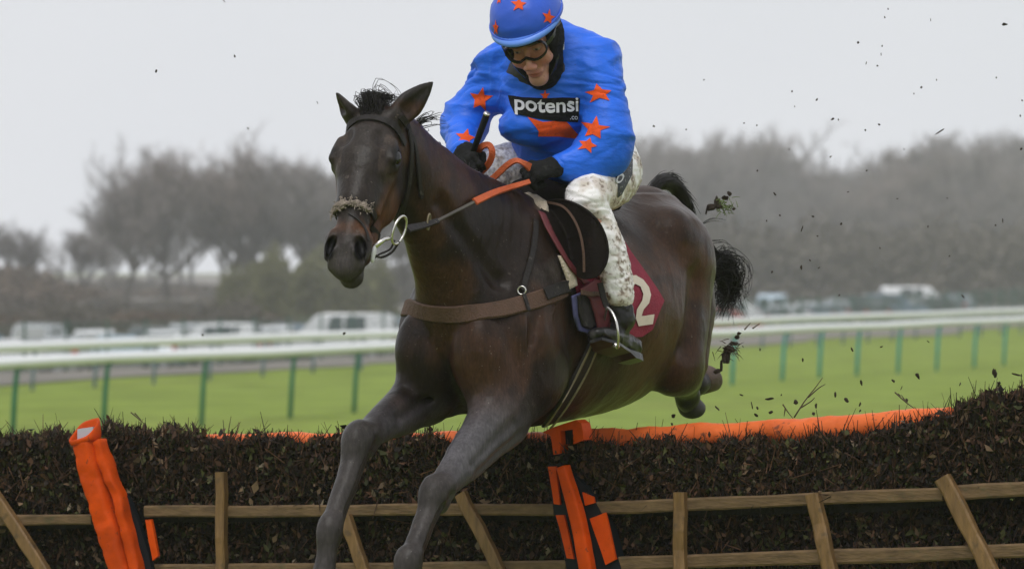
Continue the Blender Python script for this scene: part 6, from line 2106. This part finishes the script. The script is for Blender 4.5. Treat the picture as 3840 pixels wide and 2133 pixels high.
# ------------------------------------------------------------------ turf and birch flung up by the hooves
M_soil = mat('wet_soil', (0.055, 0.035, 0.020), rough=0.9, var=0.4, vscale=60, bump=1.0, bscale=150)
M_sod = mat('torn_grass', (0.12, 0.17, 0.035), rough=0.8, var=0.3, vscale=40)
r = random.Random(77)
def clod_mesh(name, seed, ax, n=2):
    V, Fs = ico((0, 0, 0), (1, 1, 1), n)
    rr = random.Random(seed); o_ = Vector((rr.random() * 50, rr.random() * 50, 3))
    V = np.array([v * (1 + .75 * mnoise.noise(Vector(v) * 1.9 + o_) + .35 * mnoise.noise(Vector(v) * 5 + o_)) for v in V]) * np.array(ax)
    return make_mesh(name, V, Fs, False)
clods = []
for k in range(6):
    me = clod_mesh('clod', k, [(1, .6, .45), (1, .7, .8), (1.3, .5, .4), (.8, .8, .7), (1.6, .4, .3), (1, .6, .7)][k]); me.materials.append(M_soil); clods.append(me)
# two big torn sods, each of several lumps of soil and blades of grass
def sod(lumps, D, label, grass):
    c = P(*lumps[0][:2], D)
    root = empty('turf_clod', tuple(c)); tag(root, label, 'clod of turf')
    for i, (px, py, rad) in enumerate(lumps):
        o = bpy.data.objects.new('soil_lump', clods[i % 6]); COL.objects.link(o); o.parent = root
        o.location = Vector(P(px, py, D + r.uniform(-.02, .02)) - c); o.scale = [rad / 1150 * s for s in (1, 1, 1)]
        o.rotation_euler = (r.uniform(0, 6), r.uniform(0, 6), r.uniform(0, 6))
    mb = MB()
    for i in range(grass[2]):
        b = P(grass[0] + r.gauss(0, 22), grass[1] + r.gauss(0, 14), D + r.uniform(-.02, .02)); d = unit(np.array([r.gauss(.3, .6), r.gauss(0, .6), r.gauss(.0, .7)]))
        mb.tube([b, b + d * .015, b + d * .03 + np.array([0, 0, -.004])], [.0016, .0014, .0004], 3, False)
    g_ = mb.build('grass_blades', grass[3], root); g_['kind'] = 'stuff'
sod([(2690, 762, 26), (2665, 778, 18), (2718, 742, 18), (2735, 728, 11), (2650, 790, 12), (2700, 775, 16)], 16.6, 'torn turf clod with grass flying beside the raised tail', (2712, 772, 46, M_sod))
sod([(2735, 1310, 26), (2722, 1335, 22), (2752, 1288, 18), (2765, 1262, 12), (2705, 1370, 16), (2690, 1392, 14), (2715, 1350, 14), (2770, 1250, 8)], 16.3, 'long muddy clod with twigs flying beside the hind hoof', (2735, 1310, 40, M_soil))
def debris(px, py, rad, D, label, group, k=None, st=1.0):
    o = bpy.data.objects.new('mud_clod', clods[r.randrange(6) if k is None else k]); COL.objects.link(o)
    o.location = Vector(P(px, py, D)); s = rad / 1150 * D / 16
    o.scale = (s * st, s, s); o.rotation_euler = (r.uniform(0, 6), r.uniform(0, 6), r.uniform(0, 6))
    tag(o, label, 'mud clod', group)
# lumps over the hurdle to the right
LOW = [(3010, 1350, 9), (3440, 1408, 14), (3730, 1396, 17), (3815, 1405, 14), (3745, 1440, 16), (3350, 1428, 9), (3230, 1435, 13), (3195, 1310, 12), (3305, 1300, 7), (2885, 1495, 15),
       (2820, 1520, 12), (2840, 1530, 11), (2835, 1555, 14), (2690, 1530, 14), (2890, 1545, 13), (3132, 1480, 12), (3175, 1500, 17), (3225, 1515, 9), (3225, 1540, 8), (3400, 1500, 13), (3370, 1480, 10),
       (2985, 1508, 16), (3050, 1550, 12), (3380, 1455, 6), (2850, 1310, 6), (3580, 1560, 12), (2525, 1560, 14), (2520, 1590, 8), (3850, 1300, 8), (3480, 1280, 8), (2780, 1480, 8), (3290, 1560, 9),
       (2628, 1625, 13), (2660, 1630, 10), (3060, 1520, 9), (2930, 1480, 8), (3110, 1590, 12), (3600, 1440, 7), (3650, 1500, 8), (3700, 1475, 9)]
for px, py, rad in LOW:
    debris(px, py, rad * .62, r.uniform(15.6, 16.6), 'small dark clump of mud and leaf flying low over the hurdle', 'mud flying low over the hurdle', st=r.uniform(1, 1.7))
# specks against the wood and the sky
HIGH = [(3768, 92, 11, 1.6), (3330, 35, 5, 1), (3318, 66, 6, 1), (3490, 76, 5, 1), (3218, 160, 7, 1), (3308, 173, 5, 1), (3304, 205, 5, 1), (3248, 238, 5, 1), (3290, 247, 5, 1), (2970, 343, 6, 1), (3063, 374, 6, 1),
        (3512, 300, 5, 1), (3455, 328, 6, 1), (3427, 352, 5, 1), (3833, 377, 6, 1), (3736, 292, 5, 1), (3122, 447, 7, 1.3), (3144, 449, 5, 1), (2838, 470, 5, 1), (2790, 462, 5, 1), (2573, 486, 6, 1), (2452, 474, 7, 1),
        (3245, 488, 5, 1), (3296, 467, 6, 1.4), (3523, 495, 9, 2.4), (3115, 588, 7, 1), (3830, 558, 6, 1), (2925, 808, 6, 1), (3048, 812, 7, 1), (3008, 857, 7, 1.5), (2875, 828, 5, 1), (3154, 840, 6, 1.4),
        (3365, 745, 5, 1), (3552, 743, 5, 1), (3760, 828, 7, 1), (3733, 845, 6, 1), (3066, 885, 5, 1), (3038, 976, 6, 1), (3005, 1003, 8, 1.2), (3071, 1004, 6, 1), (2895, 1020, 6, 1), (3147, 1107, 6, 1), (3612, 1112, 8, 1),
        (2906, 728, 7, 1.6), (2752, 783, 8, 1), (3826, 435, 5, 1), (880, 212, 5, 1.3), (585, 268, 6, 1.4), (840, 5, 5, 1.5), (1190, 385, 5, 1), (930, 482, 5, 1), (760, 1255, 6, 1), (1290, 1250, 7, 1),
        (2640, 300, 4, 1), (2980, 400, 4, 1), (3390, 560, 4, 1), (3250, 640, 5, 1), (3480, 850, 5, 1), (3560, 960, 5, 1), (3300, 930, 5, 1), (3180, 720, 5, 1), (2840, 640, 5, 1), (2960, 560, 5, 1)]
for px, py, rad, st_ in HIGH:
    debris(px, py, rad * .8, r.uniform(15.4, 16.8), 'tiny dark speck of mud in the air', 'specks of mud in the air', st=st_)
# loose birch twigs thrown up
M_twigd = mat('loose_birch_twig', (0.075, 0.055, 0.030), rough=0.8, var=0.3)
def flying_twig(paths, D, label):
    c = P(*paths[0][0], D); root = empty('birch_twig', tuple(c)); tag(root, label, 'twig', 'birch twigs thrown up')
    for i, pth in enumerate(paths):
        mb = MB(); mb.tube(spline([P(x, y, D + .01 * i) for x, y in pth], 8), np.linspace(.0028, .0012, 8), 5)
        mb.build('stem' if i == 0 else 'side_stem', M_twigd, root, True)
flying_twig([[(2978, 1565), (3020, 1500), (3060, 1450), (3085, 1415)], [(3030, 1490), (3070, 1455), (3095, 1440)], [(3000, 1530), (3040, 1505), (3055, 1490)]], 15.95, 'forked birch twig standing up over the orange bar')
flying_twig([[(2935, 1515), (2955, 1545), (2975, 1570)], [(2945, 1530), (2940, 1560)]], 15.95, 'short birch twig just left of the forked twig')
flying_twig([[(3355, 1470), (3400, 1510), (3450, 1545)], [(3400, 1510), (3380, 1480)]], 15.9, 'thin birch twig above the right end of the orange bar')
flying_twig([[(2792, 1236), (2815, 1210)]], 16.2, 'short straight twig above the muddy clod'); flying_twig([[(2822, 1232), (2850, 1212)]], 16.2, 'pale thin twig right of the short straight twig')
flying_twig([[(490, 1545), (520, 1570), (545, 1592)], [(505, 1548), (530, 1575)]], 16.6, 'pair of bent twigs rising from the left part of the middle hurdle')
